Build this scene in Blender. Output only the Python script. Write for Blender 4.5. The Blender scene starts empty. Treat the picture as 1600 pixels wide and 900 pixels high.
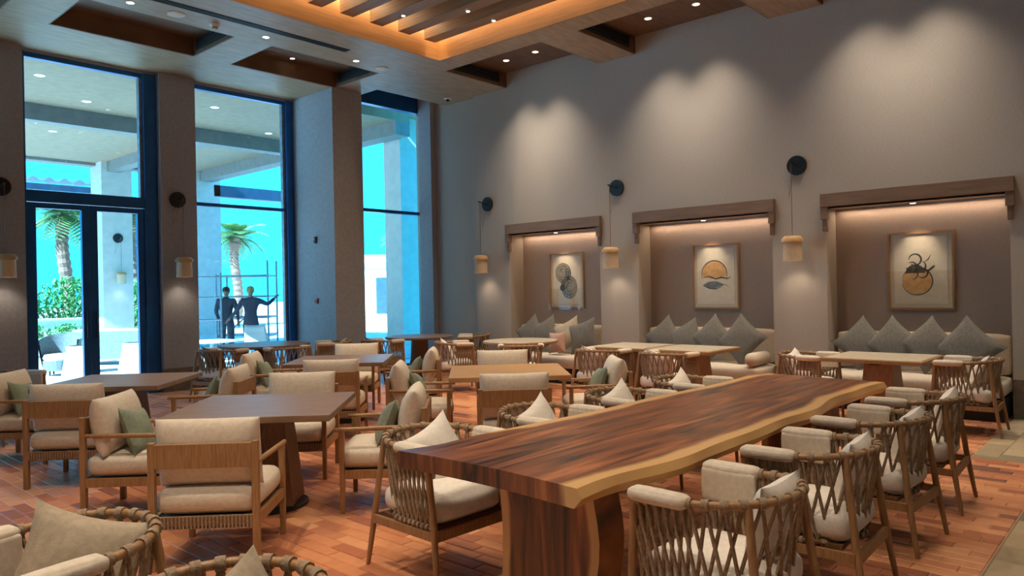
import bpy, math, random
from mathutils import Vector, Matrix, noise
random.seed(7)
SC = bpy.context.scene
COL = SC.collection
PI = math.pi

# ------------------------------------------------------------------ camera
cam = bpy.data.cameras.new('camera')
cam.sensor_width = 36.0
cam.lens = 36.0 * 1160.85 / 1600.0
cam.clip_end = 400
camo = bpy.data.objects.new('camera', cam)
COL.objects.link(camo)
def cam_axes(yaw, pitch, roll):
    fwd = Vector((math.sin(yaw)*math.cos(pitch), math.cos(yaw)*math.cos(pitch), math.sin(pitch)))
    right = Vector((math.cos(yaw), -math.sin(yaw), 0))
    up = right.cross(fwd)
    r2 = math.cos(roll)*right + math.sin(roll)*up
    u2 = -math.sin(roll)*right + math.cos(roll)*up
    return r2, u2, fwd
CR, CU, CF = cam_axes(math.radians(48.13), math.radians(0.0236), math.radians(-1.1405))
CAMZ = 1.58
M = Matrix(((CR.x, CU.x, -CF.x, 0), (CR.y, CU.y, -CF.y, 0), (CR.z, CU.z, -CF.z, CAMZ), (0, 0, 0, 1)))
camo.matrix_world = M
SC.camera = camo

# ------------------------------------------------------------------ colour management
SC.view_settings.view_transform = 'Standard'
SC.view_settings.look = 'None'
SC.view_settings.gamma = 1.0
SC.view_settings.use_curve_mapping = False
SC.view_settings.exposure = 0.0

# ------------------------------------------------------------------ sky
world = bpy.data.worlds.new('world')
SC.world = world
world.use_nodes = True
wn, wl = world.node_tree.nodes, world.node_tree.links
wn.clear()
wo = wn.new('ShaderNodeOutputWorld')
bg = wn.new('ShaderNodeBackground')
tc = wn.new('ShaderNodeTexCoord')
sx = wn.new('ShaderNodeSeparateXYZ')
rmp = wn.new('ShaderNodeValToRGB')
rmp.color_ramp.elements[0].position = 0.0
rmp.color_ramp.elements[0].color = (0.065, 0.85, 1.25, 1)
rmp.color_ramp.elements[1].position = 0.9
rmp.color_ramp.elements[1].color = (0.08, 0.70, 1.9, 1)
wl.new(tc.outputs['Generated'], sx.inputs[0])
wl.new(sx.outputs['Z'], rmp.inputs[0])
wl.new(rmp.outputs[0], bg.inputs['Color'])
bg.inputs['Strength'].default_value = 2.0
wl.new(bg.outputs[0], wo.inputs['Surface'])

# ------------------------------------------------------------------ sun (from the left, almost along the facade; daylight reads cool against the warm lamps)
sl = bpy.data.lights.new('sun', 'SUN')
sl.energy = 40.0
sl.angle = math.radians(0.6)
sl.color = (0.62, 0.84, 1.0)
so = bpy.data.objects.new('sun', sl)
COL.objects.link(so)
so.rotation_euler = Vector((0.77*0.99, 0.77*0.12, -0.62)).to_track_quat('-Z', 'Y').to_euler()

# ================================================================== materials
def lin(c):
    return tuple(((v/255.0)/12.92 if v/255.0 <= 0.04045 else ((v/255.0+0.055)/1.055)**2.4) for v in c) + (1.0,)

MATS = {}
def mat(name, c1, c2=None, rough=0.6, scale=8.0, stretch=(1, 1, 1), bump=0.0, bscale=None, metal=0.0, spec=0.5, coat=0.0, emit=None, estr=0.0, detail=4.0, space='Object', lo=0.35, hi=0.65):
    if name in MATS:
        return MATS[name]
    m = bpy.data.materials.new(name)
    m.use_nodes = True
    n, l = m.node_tree.nodes, m.node_tree.links
    b = n['Principled BSDF']
    b.inputs['Roughness'].default_value = rough
    b.inputs['Metallic'].default_value = metal
    b.inputs['Specular IOR Level'].default_value = spec
    b.inputs['Coat Weight'].default_value = coat
    t = n.new('ShaderNodeTexCoord')
    mp = n.new('ShaderNodeMapping')
    mp.inputs['Scale'].default_value = stretch
    l.new(t.outputs[space], mp.inputs['Vector'])
    nz = n.new('ShaderNodeTexNoise')
    nz.inputs['Scale'].default_value = scale
    nz.inputs['Detail'].default_value = detail
    l.new(mp.outputs[0], nz.inputs['Vector'])
    cr = n.new('ShaderNodeValToRGB')
    cr.color_ramp.elements[0].position = lo
    cr.color_ramp.elements[1].position = hi
    cr.color_ramp.elements[0].color = lin(c1)
    cr.color_ramp.elements[1].color = lin(c2 or c1)
    l.new(nz.outputs['Fac'], cr.inputs[0])
    l.new(cr.outputs[0], b.inputs['Base Color'])
    if bump:
        nb = n.new('ShaderNodeTexNoise')
        nb.inputs['Scale'].default_value = bscale or scale*3
        nb.inputs['Detail'].default_value = 3
        l.new(mp.outputs[0], nb.inputs['Vector'])
        bp = n.new('ShaderNodeBump')
        bp.inputs['Strength'].default_value = bump
        bp.inputs['Distance'].default_value = 0.01
        l.new(nb.outputs['Fac'], bp.inputs['Height'])
        l.new(bp.outputs[0], b.inputs['Normal'])
    if emit:
        b.inputs['Emission Color'].default_value = lin(emit)
        b.inputs['Emission Strength'].default_value = estr
    MATS[name] = m
    return m

def glass_mat(name, tint, gloss=0.06):
    m = bpy.data.materials.new(name)
    m.use_nodes = True
    n, l = m.node_tree.nodes, m.node_tree.links
    n.clear()
    o = n.new('ShaderNodeOutputMaterial')
    mx = n.new('ShaderNodeMixShader')
    tr = n.new('ShaderNodeBsdfTransparent')
    gl = n.new('ShaderNodeBsdfGlossy')
    lw = n.new('ShaderNodeLayerWeight')
    pw5 = n.new('ShaderNodeMath'); pw5.operation = 'POWER'; pw5.inputs[1].default_value = 5.0
    fr = n.new('ShaderNodeMath'); fr.operation = 'MULTIPLY_ADD'; fr.inputs[1].default_value = 0.6; fr.inputs[2].default_value = gloss*0.5
    l.new(lw.outputs['Facing'], pw5.inputs[0]); l.new(pw5.outputs[0], fr.inputs[0])
    tr.inputs['Color'].default_value = tint
    gl.inputs['Roughness'].default_value = 0.02
    l.new(fr.outputs[0], mx.inputs[0])
    l.new(tr.outputs[0], mx.inputs[1])
    l.new(gl.outputs[0], mx.inputs[2])
    l.new(mx.outputs[0], o.inputs['Surface'])
    MATS[name] = m
    return m

WALL = mat('linen_wallcovering', (172, 161, 147), (183, 172, 158), 0.85, 30, (1, 1, 6), 0.25, 120)
PIER = mat('pier_plaster', (154, 154, 158), (164, 163, 167), 0.85, 20, (1, 1, 1), 0.1, 80)
NICHE = mat('niche_wallpaper', (158, 142, 130), (170, 153, 140), 0.85, 40, (1, 8, 0.5), 0.2, 120)
LINTEL = mat('lintel_oak', (120, 94, 72), (138, 110, 86), 0.55, 14, (1, 0.12, 1), 0.1, 60)
SOFFIT = mat('soffit_veneer', (150, 126, 98), (170, 144, 114), 0.5, 5, (0.6, 3, 1), 0.08, 40)
COFFER = mat('coffer_panel', (104, 76, 54), (118, 88, 64), 0.6, 5, (0.6, 3, 1))
RAFT = mat('rafter_oak', (132, 100, 68), (152, 116, 80), 0.5, 10, (3, 0.15, 3))
FASCIA = mat('fascia_oak', (150, 108, 64), (168, 122, 74), 0.45, 10, (0.2, 0.2, 3))
SKIRT = mat('stone_skirting', (104, 92, 78), (124, 110, 94), 0.7, 12, (1, 1, 1), 0.15, 60)
FRAME = mat('glare_blue_metal_frame', (26, 88, 150), (30, 96, 160), 0.35, 6, metal=0.3)  # blue of the lens glare is painted into the frame colour
GLASS = glass_mat('window_glass', (0.80, 0.95, 1.0, 1))
OAK = mat('chair_oak', (146, 108, 70), (170, 130, 88), 0.45, 16, (6, 6, 0.6), 0.05, 50)
OAKD = mat('oak_dark', (104, 72, 46), (126, 90, 58), 0.5, 16, (6, 6, 0.6), 0.05, 50)
TABLET = mat('table_walnut', (124, 96, 74), (150, 118, 92), 0.4, 9, (0.5, 7, 1), 0.03, 60)
TABLEO = mat('table_oak', (176, 134, 88), (192, 150, 102), 0.4, 9, (0.5, 7, 1), 0.03, 60)
STONE = mat('cream_stone_top', (190, 176, 152), (206, 193, 170), 0.35, 14, bump=0.02)
CUSH = mat('cream_linen', (208, 194, 174), (220, 206, 186), 0.9, 40, bump=0.25, bscale=220)
WHITEC = mat('white_linen', (222, 214, 202), (232, 224, 212), 0.9, 40, bump=0.25, bscale=220)
SAGE = mat('sage_fabric', (128, 138, 118), (142, 151, 130), 0.9, 40, bump=0.25, bscale=220)
GREY = mat('grey_green_fabric', (104, 100, 92), (120, 115, 106), 0.9, 40, bump=0.25, bscale=220)
TAUPE = mat('taupe_fabric', (168, 152, 130), (182, 166, 143), 0.9, 40, bump=0.25, bscale=220)
PINK = mat('blush_fabric', (190, 150, 132), (200, 162, 142), 0.9, 40, bump=0.25, bscale=220)
ROPE = mat('taupe_rope', (138, 116, 92), (168, 144, 116), 0.85, 60, (1, 1, 1), 0.5, 160)
BLACK = mat('black_metal', (14, 13, 13), (20, 19, 18), 0.45, 6)
BASEM = mat('black_base', (22, 19, 17), (28, 25, 22), 0.5, 6)
WHITEP = mat('white_plastic', (214, 210, 202), (220, 216, 208), 0.5, 6)
RED = mat('red_plastic', (150, 30, 26), (160, 36, 30), 0.4, 6)
DARKV = mat('vent_black', (18, 16, 15), (24, 22, 20), 0.7, 6)
SHADE = mat('pendant_linen', (190, 166, 136), (202, 178, 148), 0.9, 40, bump=0.2, bscale=160, emit=(255, 200, 140), estr=0.03)
CAPW = mat('pendant_wood', (186, 142, 92), (204, 160, 108), 0.5, 12, (1, 1, 5))
LENS = mat('lamp_lens', (255, 244, 226), rough=0.4, emit=(255, 240, 214), estr=9.0)
PAPER = mat('art_paper', (214, 206, 188), (222, 214, 197), 0.8, 12)
MOUNT = mat('art_mount', (200, 192, 174), (206, 198, 180), 0.8, 12)
INK = mat('ink_wash', (58, 58, 54), (92, 90, 82), 0.8, 20)
INKL = mat('ink_light', (132, 128, 116), (166, 160, 146), 0.8, 24)
OCHRE = mat('ochre_wash', (204, 158, 100), (218, 180, 128), 0.8, 16)
BLUEI = mat('blue_grey_wash', (96, 110, 116), (130, 138, 138), 0.8, 20)
PFRAME = mat('picture_oak', (158, 122, 84), (174, 138, 98), 0.5, 14, (6, 6, 0.6))
CONC = mat('terrace_concrete', (190, 190, 187), (206, 206, 202), 0.8, 3)
TERR = mat('terrace_plaster', (190, 186, 178), (200, 196, 188), 0.85, 6)
TROOF = mat('terrace_ceiling', (146, 124, 100), (156, 133, 108), 0.8, 6)
TBEAM = mat('terrace_beam', (118, 116, 112), (130, 128, 122), 0.7, 6)
WBUILD = mat('white_building', (236, 228, 214), (242, 236, 224), 0.85, 4)
LEAF = mat('palm_leaf', (70, 112, 62), (110, 146, 86), 0.6, 12)
BUSH = mat('bush_leaf', (52, 120, 60), (96, 160, 84), 0.6, 8)
TRUNK = mat('palm_trunk', (104, 76, 62), (136, 104, 88), 0.9, 10, (1, 1, 4), 0.4, 30)
SUIT = mat('dark_workwear', (30, 40, 54), (40, 50, 66), 0.9, 12)
SKIN = mat('skin', (120, 84, 64), (130, 92, 70), 0.6, 12)
CAPM = mat('cap_cloth', (120, 110, 60), (132, 120, 70), 0.9, 12)
HAIR = mat('hair_dark', (24, 20, 18), (32, 27, 24), 0.8, 20)
STEEL = mat('scaffold_steel', (112, 124, 134), (138, 148, 156), 0.45, 14, metal=0.5)
RATTAN = mat('grey_rattan', (78, 84, 88), (104, 110, 112), 0.8, 40, bump=0.4, bscale=120)
CANOPY = mat('canopy_metal', (40, 66, 90), (50, 78, 102), 0.5, 6)
MORTAR = mat('mortar', (198, 152, 120), (210, 166, 134), 0.9, 20)
BORDM = mat('border_grout', (132, 120, 96), (142, 130, 106), 0.9, 20)

def brick_mat(name, attr, ramp, rough=0.42):
    m = bpy.data.materials.new(name)
    m.use_nodes = True
    n, l = m.node_tree.nodes, m.node_tree.links
    b = n['Principled BSDF']
    b.inputs['Roughness'].default_value = rough
    if attr:
        a = n.new('ShaderNodeAttribute'); a.attribute_name = attr; src = a.outputs['Fac']
    else:
        a = n.new('ShaderNodeObjectInfo'); s = n.new('ShaderNodeSeparateColor'); l.new(a.outputs['Color'], s.inputs[0]); src = s.outputs[0]
    cr = n.new('ShaderNodeValToRGB')
    for k, (p, c) in enumerate(ramp):
        e = cr.color_ramp.elements[k] if k < 2 else cr.color_ramp.elements.new(p)
        e.position = p; e.color = lin(c)
    l.new(src, cr.inputs[0])
    t = n.new('ShaderNodeNewGeometry')
    nz = n.new('ShaderNodeTexNoise'); nz.inputs['Scale'].default_value = 14; nz.inputs['Detail'].default_value = 5
    l.new(t.outputs['Position'], nz.inputs['Vector'])
    mx = n.new('ShaderNodeMix'); mx.data_type = 'RGBA'; mx.blend_type = 'MULTIPLY'
    mx.inputs['Factor'].default_value = 0.45
    l.new(cr.outputs[0], mx.inputs['A']); l.new(nz.outputs['Color'], mx.inputs['B'])
    hs = n.new('ShaderNodeMix'); hs.data_type = 'RGBA'; hs.blend_type = 'MULTIPLY'
    mr = n.new('ShaderNodeMapRange'); mr.inputs['From Min'].default_value = 0.3; mr.inputs['From Max'].default_value = 0.7; mr.inputs['To Min'].default_value = 0.92; mr.inputs['To Max'].default_value = 1.05
    l.new(nz.outputs['Fac'], mr.inputs[0])
    hs.inputs['Factor'].default_value = 1.0
    l.new(cr.outputs[0], hs.inputs['A']); l.new(mr.outputs[0], hs.inputs['B'])
    l.new(hs.outputs['Result'], b.inputs['Base Color'])
    bp = n.new('ShaderNodeBump'); bp.inputs['Strength'].default_value = 0.12; bp.inputs['Distance'].default_value = 0.01
    l.new(nz.outputs['Fac'], bp.inputs['Height']); l.new(bp.outputs[0], b.inputs['Normal'])
    return m
BR_RAMP = [(0.0, (128, 84, 68)), (1.0, (228, 164, 116)), (0.35, (178, 108, 74)), (0.65, (210, 138, 92))]
BRICK_O = brick_mat('terracotta_brick', None, BR_RAMP)
BRICK_A = brick_mat('terracotta_brick_field', 'tone', BR_RAMP)
TL_RAMP = [(0.0, (160, 142, 112)), (1.0, (196, 174, 140))]
TILE_O = brick_mat('border_tile', None, TL_RAMP, 0.6)

# slab wood: heartwood streaks, pale sapwood along the live edges (attribute "sap")
def slab_mat():
    m = bpy.data.materials.new('live_edge_wood')
    m.use_nodes = True
    n, l = m.node_tree.nodes, m.node_tree.links
    b = n['Principled BSDF']
    b.inputs['Roughness'].default_value = 0.32
    t = n.new('ShaderNodeTexCoord')
    mp = n.new('ShaderNodeMapping'); mp.inputs['Scale'].default_value = (0.42, 4.6, 0.4)
    l.new(t.outputs['Object'], mp.inputs[0])
    nz = n.new('ShaderNodeTexNoise'); nz.inputs['Scale'].default_value = 2.2; nz.inputs['Detail'].default_value = 6; nz.inputs['Distortion'].default_value = 1.3
    l.new(mp.outputs[0], nz.inputs['Vector'])
    cr = n.new('ShaderNodeValToRGB')
    E = cr.color_ramp.elements
    E[0].position = 0.34; E[0].color = lin((44, 25, 16))
    E[1].position = 0.68; E[1].color = lin((172, 106, 60))
    e = E.new(0.45); e.color = lin((104, 58, 32))
    e = E.new(0.58); e.color = lin((138, 80, 44))
    l.new(nz.outputs['Fac'], cr.inputs[0])
    a = n.new('ShaderNodeAttribute'); a.attribute_name = 'sap'
    n2 = n.new('ShaderNodeTexNoise'); n2.inputs['Scale'].default_value = 3.0
    l.new(t.outputs['Object'], n2.inputs['Vector'])
    ad = n.new('ShaderNodeMath'); ad.operation = 'MULTIPLY_ADD'
    l.new(n2.outputs['Fac'], ad.inputs[0]); ad.inputs[1].default_value = 0.30; l.new(a.outputs['Fac'], ad.inputs[2])
    sm = n.new('ShaderNodeMapRange'); sm.inputs['From Min'].default_value = 0.62; sm.inputs['From Max'].default_value = 0.78
    l.new(ad.outputs[0], sm.inputs[0])
    mx = n.new('ShaderNodeMix'); mx.data_type = 'RGBA'
    l.new(sm.outputs[0], mx.inputs['Factor']); l.new(cr.outputs[0], mx.inputs['A']); mx.inputs['B'].default_value = lin((208, 164, 106))
    l.new(mx.outputs['Result'], b.inputs['Base Color'])
    bp = n.new('ShaderNodeBump'); bp.inputs['Strength'].default_value = 0.06; bp.inputs['Distance'].default_value = 0.01
    l.new(nz.outputs['Fac'], bp.inputs['Height']); l.new(bp.outputs[0], b.inputs['Normal'])
    return m
SLABW = slab_mat()

# ================================================================== mesh helpers
class MB:
    def __init__(s):
        s.v = []; s.f = []
    def add(s, vs, fs):
        o = len(s.v); s.v += [tuple(p) for p in vs]; s.f += [tuple(i+o for i in f) for f in fs]
        return s
    def box(s, c, d, rz=0.0, rx=0.0):
        hx, hy, hz = d[0]/2, d[1]/2, d[2]/2
        R = Matrix.Rotation(rz, 3, 'Z') @ Matrix.Rotation(rx, 3, 'X')
        vs = [R @ Vector((x*hx, y*hy, z*hz)) + Vector(c) for z in (-1, 1) for y in (-1, 1) for x in (-1, 1)]
        return s.add(vs, [(0, 2, 3, 1), (4, 5, 7, 6), (0, 1, 5, 4), (2, 6, 7, 3), (0, 4, 6, 2), (1, 3, 7, 5)])
    def bx(s, x0, x1, y0, y1, z0, z1):
        return s.box(((x0+x1)/2, (y0+y1)/2, (z0+z1)/2), (abs(x1-x0), abs(y1-y0), abs(z1-z0)))
    def tube(s, pts, r, n=8, closed=False, caps=True, flat=1.0):
        pts = [Vector(p) for p in pts]; N = len(pts)
        rs = r if isinstance(r, (list, tuple)) else [r]*N
        vs = []; up0 = None
        for i, p in enumerate(pts):
            a = pts[(i-1) % N] if (closed or i > 0) else p
            b = pts[(i+1) % N] if (closed or i < N-1) else p
            t = (b-a).normalized()
            ref = Vector((0, 0, 1)) if abs(t.z) < 0.9 else Vector((0, 1, 0))
            u = t.cross(ref).normalized()
            if up0 is not None and u.dot(up0) < 0: u = -u
            up0 = u
            w = t.cross(u)
            for k in range(n):
                an = 2*PI*k/n
                vs.append(p + rs[i]*(math.cos(an)*u + flat*math.sin(an)*w))
        fs = []
        for i in range(N if closed else N-1):
            j = (i+1) % N
            for k in range(n):
                fs.append((i*n+k, i*n+(k+1) % n, j*n+(k+1) % n, j*n+k))
        if caps and not closed:
            fs.append(tuple(range(n))); fs.append(tuple(range((N-1)*n, N*n)))
        return s.add(vs, fs)
    def cyl(s, p0, p1, r0, r1=None, n=16):
        return s.tube([p0, p1], [r0, r0 if r1 is None else r1], n)
    def lathe(s, prof, n=24, c=(0, 0, 0)):
        vs = []; m = len(prof)
        for k in range(n):
            a = 2*PI*k/n
            for r, z in prof: vs.append((c[0]+r*math.cos(a), c[1]+r*math.sin(a), c[2]+z))
        fs = [(k*m+i, ((k+1) % n)*m+i, ((k+1) % n)*m+i+1, k*m+i+1) for k in range(n) for i in range(m-1)]
        s.add(vs, fs)
        if prof[0][0] > 1e-5: s.f.append(tuple(len(s.v)-n*m+k*m for k in range(n)))
        if prof[-1][0] > 1e-5: s.f.append(tuple(len(s.v)-n*m+k*m+m-1 for k in range(n)))
        return s
    def prism(s, poly, z0, z1):
        n = len(poly)
        vs = [(x, y, z0) for x, y in poly] + [(x, y, z1) for x, y in poly]
        fs = [tuple(range(n))[::-1], tuple(range(n, 2*n))] + [(i, (i+1) % n, n+(i+1) % n, n+i) for i in range(n)]
        return s.add(vs, fs)
    def frustum(s, a0, b0, z0, a1, b1, z1):
        vs = [(x*a0, y*b0, z0) for x, y in ((-1, -1), (1, -1), (1, 1), (-1, 1))] + [(x*a1, y*b1, z1) for x, y in ((-1, -1), (1, -1), (1, 1), (-1, 1))]
        return s.add(vs, [(3, 2, 1, 0), (4, 5, 6, 7), (0, 1, 5, 4), (1, 2, 6, 5), (2, 3, 7, 6), (3, 0, 4, 7)])
    def xf(s, mtx):
        s.v = [tuple(mtx @ Vector(p)) for p in s.v]
        return s
    def build(s, name, m, parent=None, smooth=False, bevel=0.0, kind=None):
        me = bpy.data.meshes.new(name)
        me.from_pydata(s.v, [], s.f)
        me.materials.append(m)
        if smooth:
            me.polygons.foreach_set('use_smooth', [True]*len(me.polygons))
            try: me.set_sharp_from_angle(angle=math.radians(50))
            except Exception: pass
        me.update()
        o = bpy.data.objects.new(name, me)
        COL.objects.link(o)
        if parent is not None: o.parent = parent
        if bevel:
            bm = o.modifiers.new('bevel', 'BEVEL'); bm.width = bevel; bm.segments = 2; bm.limit_method = 'ANGLE'
        if kind: o['kind'] = kind
        return o

def tag(o, label, cat, group=None, kind=None):
    o['label'] = label; o['category'] = cat
    if group: o['group'] = group
    if kind: o['kind'] = kind
    return o
def struct(o, label, cat):
    o['label'] = label; o['category'] = cat; o['kind'] = 'structure'
    return o
def empty(name, loc=(0, 0, 0), rz=0.0):
    o = bpy.data.objects.new(name, None)
    COL.objects.link(o); o.location = loc; o.rotation_euler = (0, 0, rz); o.empty_display_size = 0.1
    return o
def copy_tree(o, parent=None):
    c = o.copy(); COL.objects.link(c); c.parent = parent
    for ch in o.children: copy_tree(ch, c)
    return c

def cushion_mb(w, d, h, r=0.05, bulge=0.02, n=10, c=(0, 0, 0)):
    """rounded, slightly puffed box centred on c"""
    H = (w/2, d/2, h/2)
    def par(k):
        t = -1+2*k/n
        return math.copysign(abs(t)**0.6, t)
    mb = MB(); idx = {}
    def vert(p):
        key = tuple(round(q, 5) for q in p)
        if key in idx: return idx[key]
        full = [p[i]*H[i] for i in range(3)]
        rr = min(r, H[0], H[1], H[2])
        inn = [max(-(H[i]-rr), min(H[i]-rr, full[i])) for i in range(3)]
        dv = Vector([full[i]-inn[i] for i in range(3)])
        pos = Vector(inn) + (dv.normalized()*rr if dv.length > 1e-9 else Vector())
        for i in range(3):
            j, k = (i+1) % 3, (i+2) % 3
            bl = bulge*(1-min(1, abs(p[j]))**2)*(1-min(1, abs(p[k]))**2)
            if abs(abs(p[i])-1) < 1e-6: pos[i] += math.copysign(bl, p[i])
        mb.v.append((pos[0]+c[0], pos[1]+c[1], pos[2]+c[2])); idx[key] = len(mb.v)-1
        return idx[key]
    for ax in range(3):
        for sg in (-1, 1):
            for a in range(n):
                for b in range(n):
                    q = []
                    for (da, db) in ((0, 0), (1, 0), (1, 1), (0, 1)):
                        p = [0, 0, 0]; p[ax] = sg; p[(ax+1) % 3] = par(a+da); p[(ax+2) % 3] = par(b+db)
                        q.append(vert(p))
                    mb.f.append(tuple(q if sg > 0 else q[::-1]))
    return mb

def pillow_mb(w=0.44, t=0.15, n=14, seed=0, sag=0.0):
    """square throw pillow standing in the XZ plane, pointed corners, pinched edges"""
    rnd = random.Random(seed)
    mb = MB(); ph = [rnd.uniform(0, 6) for _ in range(4)]
    def pos(u, v, sgn):
        x = u*w/2*(1-0.13*(1-v*v)); z = v*w/2*(1-0.13*(1-u*u))
        th = t/2*max(0.0, (1-u*u)*(1-v*v))**0.42
        th += 0.006*math.sin(5*u+ph[0])*math.sin(4*v+ph[1])*(1-u*u)*(1-v*v)
        return (x, sgn*th + sag*(1-v)*0.5, z)
    g = {}
    for sgn in (1, -1):
        for i in range(n+1):
            for j in range(n+1):
                edge = i in (0, n) or j in (0, n)
                if sgn == -1 and edge: g[(sgn, i, j)] = g[(1, i, j)]; continue
                mb.v.append(pos(-1+2*i/n, -1+2*j/n, sgn)); g[(sgn, i, j)] = len(mb.v)-1
        for i in range(n):
            for j in range(n):
                q = (g[(sgn, i, j)], g[(sgn, i+1, j)], g[(sgn, i+1, j+1)], g[(sgn, i, j+1)])
                mb.f.append(q if sgn < 0 else q[::-1])
    return mb

PILLOWS = {}
def pillow(label, m, loc, rz=0.0, lean=0.2, roll=0.0, w=0.44, group=None, t=0.15):
    """loc is the pillow centre; faces local +Y, leans back"""
    key = (m.name, round(w, 2), t)
    if key not in PILLOWS:
        o = pillow_mb(w, t, seed=len(PILLOWS)).build('throw_pillow', m, smooth=True)
        PILLOWS[key] = o; first = o
    else:
        first = PILLOWS[key].copy(); COL.objects.link(first)
    o = first
    o.matrix_world = Matrix.Translation(loc) @ Matrix.Rotation(rz, 4, 'Z') @ Matrix.Rotation(lean, 4, 'X') @ Matrix.Rotation(roll, 4, 'Y')
    tag(o, label, 'pillow', group)
    return o

# ================================================================== floor
floor = MB().bx(-4.3, 10.45, -4.3, 12.7, -0.25, -0.006).build('floor', MORTAR)
struct(floor, 'terracotta brick floor with pale joints', 'floor')
BW, BL, GAP = 0.1015, 0.312, 0.006
def in_view(x, y, z=0.0, m=40):
    d = Vector((x, y, z-CAMZ)); zz = d.dot(CF)
    if zz < 0.4: return None
    px = 800+1160.85*d.dot(CR)/zz; py = 450-1160.85*d.dot(CU)/zz
    return zz if (-m < px < 1600+m and -m < py < 900+m) else None
def is_border(x, y):
    return y < 0.81 or (x > 7.62 and y < 1.40)
bricks = []
ix = 0
x = -1.0
while x < 10.0:
    off = (ix % 3)*BL/3
    y = 0.81 + off - BL
    while y < 12.3:
        y0, y1 = y, y+BL
        lo = 1.40 if x+BW/2 > 7.62 else 0.81
        a, b = max(y0, lo), min(y1, 12.3)
        if b-a > 0.05:
            zz = in_view(x+BW/2, (a+b)/2)
            if zz: bricks.append((zz, x, a, b))
        y += BL
    x += BW; ix += 1
bricks.sort()
def brick_mb(w, l, h=0.03):
    c = 0.004
    vs = [(-w/2, -l/2, -h), (w/2, -l/2, -h), (w/2, l/2, -h), (-w/2, l/2, -h), (-w/2, -l/2, -c), (w/2, -l/2, -c), (w/2, l/2, -c), (-w/2, l/2, -c),
          (-w/2+c, -l/2+c, 0), (w/2-c, -l/2+c, 0), (w/2-c, l/2-c, 0), (-w/2+c, l/2-c, 0)]
    fs = [(3, 2, 1, 0), (8, 9, 10, 11)]
    for k in range(4):
        j = (k+1) % 4
        fs += [(k, j, 4+j, 4+k), (4+k, 4+j, 8+j, 8+k)]
    mb = MB(); mb.v = vs; mb.f = fs
    return mb
proto = None
field = MB(); tones = []
cnt = 0
for zz, x, a, b in bricks:
    full = abs((b-a)-BL) < 1e-6
    tone = min(1, max(0, random.gauss(0.60+0.45*noise.noise(Vector((x*0.9, a*0.9, 3.1))), 0.20)))
    dz = random.uniform(-0.0012, 0.0012)
    if full and cnt < 300:
        if proto is None:
            proto = brick_mb(BW-GAP, BL-GAP).build('brick', BRICK_O, floor); o = proto
        else:
            o = proto.copy(); COL.objects.link(o); o.parent = floor
        o.location = (x+BW/2, (a+b)/2, dz); o.color = (tone, tone, tone, 1); cnt += 1
    else:
        mb = brick_mb(BW-GAP, b-a-GAP)
        mb.xf(Matrix.Translation((x+BW/2, (a+b)/2, dz)))
        field.add(mb.v, mb.f); tones += [tone]*len(mb.f)
fo = field.build('brick_field', BRICK_A, floor, kind='stuff')
at = fo.data.attributes.new('tone', 'FLOAT', 'FACE'); at.data.foreach_set('value', tones)
# pale tile border
bord = MB().bx(3.6, 9.99, -1.2, 0.806, -0.02, -0.004).bx(7.624, 9.99, 0.806, 1.396, -0.02, -0.004).build('trim_1', BORDM)
struct(bord, 'pale grey-green tile border beside the terracotta brick floor', 'floor border')
tp = None
TW, TLn = 0.20, 0.30
nt = 0
for i in range(40):
    for j in range(12):
        cx = 3.7+TLn*(i+0.5*(j % 2)); cy = 1.40-TW*(j+0.5)
        if cx > 9.8 or not in_view(cx, cy, m=20): continue
        if not (cy < 0.72 or cx > 7.62+TLn/2): continue
        if nt >= 300: continue
        if tp is None:
            tp = brick_mb(TLn-0.006, TW-0.006, 0.012).build('tile', TILE_O, bord); o = tp
        else:
            o = tp.copy(); COL.objects.link(o); o.parent = bord
        tn = random.random() if cy > 0.6 or cx > 7.6 else 0.3+0.7*random.random()
        o.location = (cx, cy, 0); o.color = (tn, tn, tn, 1); nt += 1

# ================================================================== walls
NICHES = [(7.02, 9.00), (4.14, 6.30), (1.40, 3.42)]
wr = MB()
ys = [-4.3] + [v for n in sorted(NICHES) for v in n] + [9.86]
for k in range(0, len(ys), 2):
    wr.bx(10.0, 10.45, ys[k], ys[k+1], 0, 5.6)
for a, b in NICHES:
    wr.bx(10.0, 10.45, a, b, 2.54, 5.6)
wr.bx(10.10, 10.45, 9.86, 11.62, 0, 5.8)
wall_r = wr.build('wall_right', WALL)
struct(wall_r, 'tall linen-covered wall with three seating niches', 'wall')
nb = 0
for a, b in NICHES:
    MB().bx(10.37, 10.448, a, b, 0, 2.54).build('niche_panel', NICHE, wall_r)
tk = MB()
for k in range(0, len(ys), 2):
    tk.bx(9.975, 10.0, ys[k], ys[k+1], 0, 0.44)
struct(tk.build('baseboard_right', SKIRT), 'tall stone skirting along the niche wall', 'baseboard')
wb = MB().bx(-4.5, -4.3, -4.5, 12.7, -0.2, 6).build('wall_left', PIER); struct(wb, 'plain plaster wall behind the viewer on the left', 'wall')
wb = MB().bx(-4.3, 10.45, -4.5, -4.3, -0.2, 6).build('wall_back', PIER); struct(wb, 'plain plaster wall behind the viewer', 'wall')
for k_, (xa, xb) in enumerate(((2.66, 3.29), (0.13, 0.75), (-2.41, -1.79), (-4.3, -4.2))):
    pw = MB().bx(xa, xb, 12.3, 12.75, 0, 5.21).build('wall_pier_%d' % (k_+3), PIER)
    struct(pw, ['plaster pier left of the glazed terrace doors', 'plaster pier one window bay left of the view', 'plaster pier two window bays left of the view', 'plaster pier in the far left corner'][k_], 'wall')
p1 = MB().bx(5.21, 5.80, 12.3, 12.75, 0, 5.21).build('wall_pier_1', PIER); struct(p1, 'plaster pier between the terrace doors and the window', 'wall')
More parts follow.
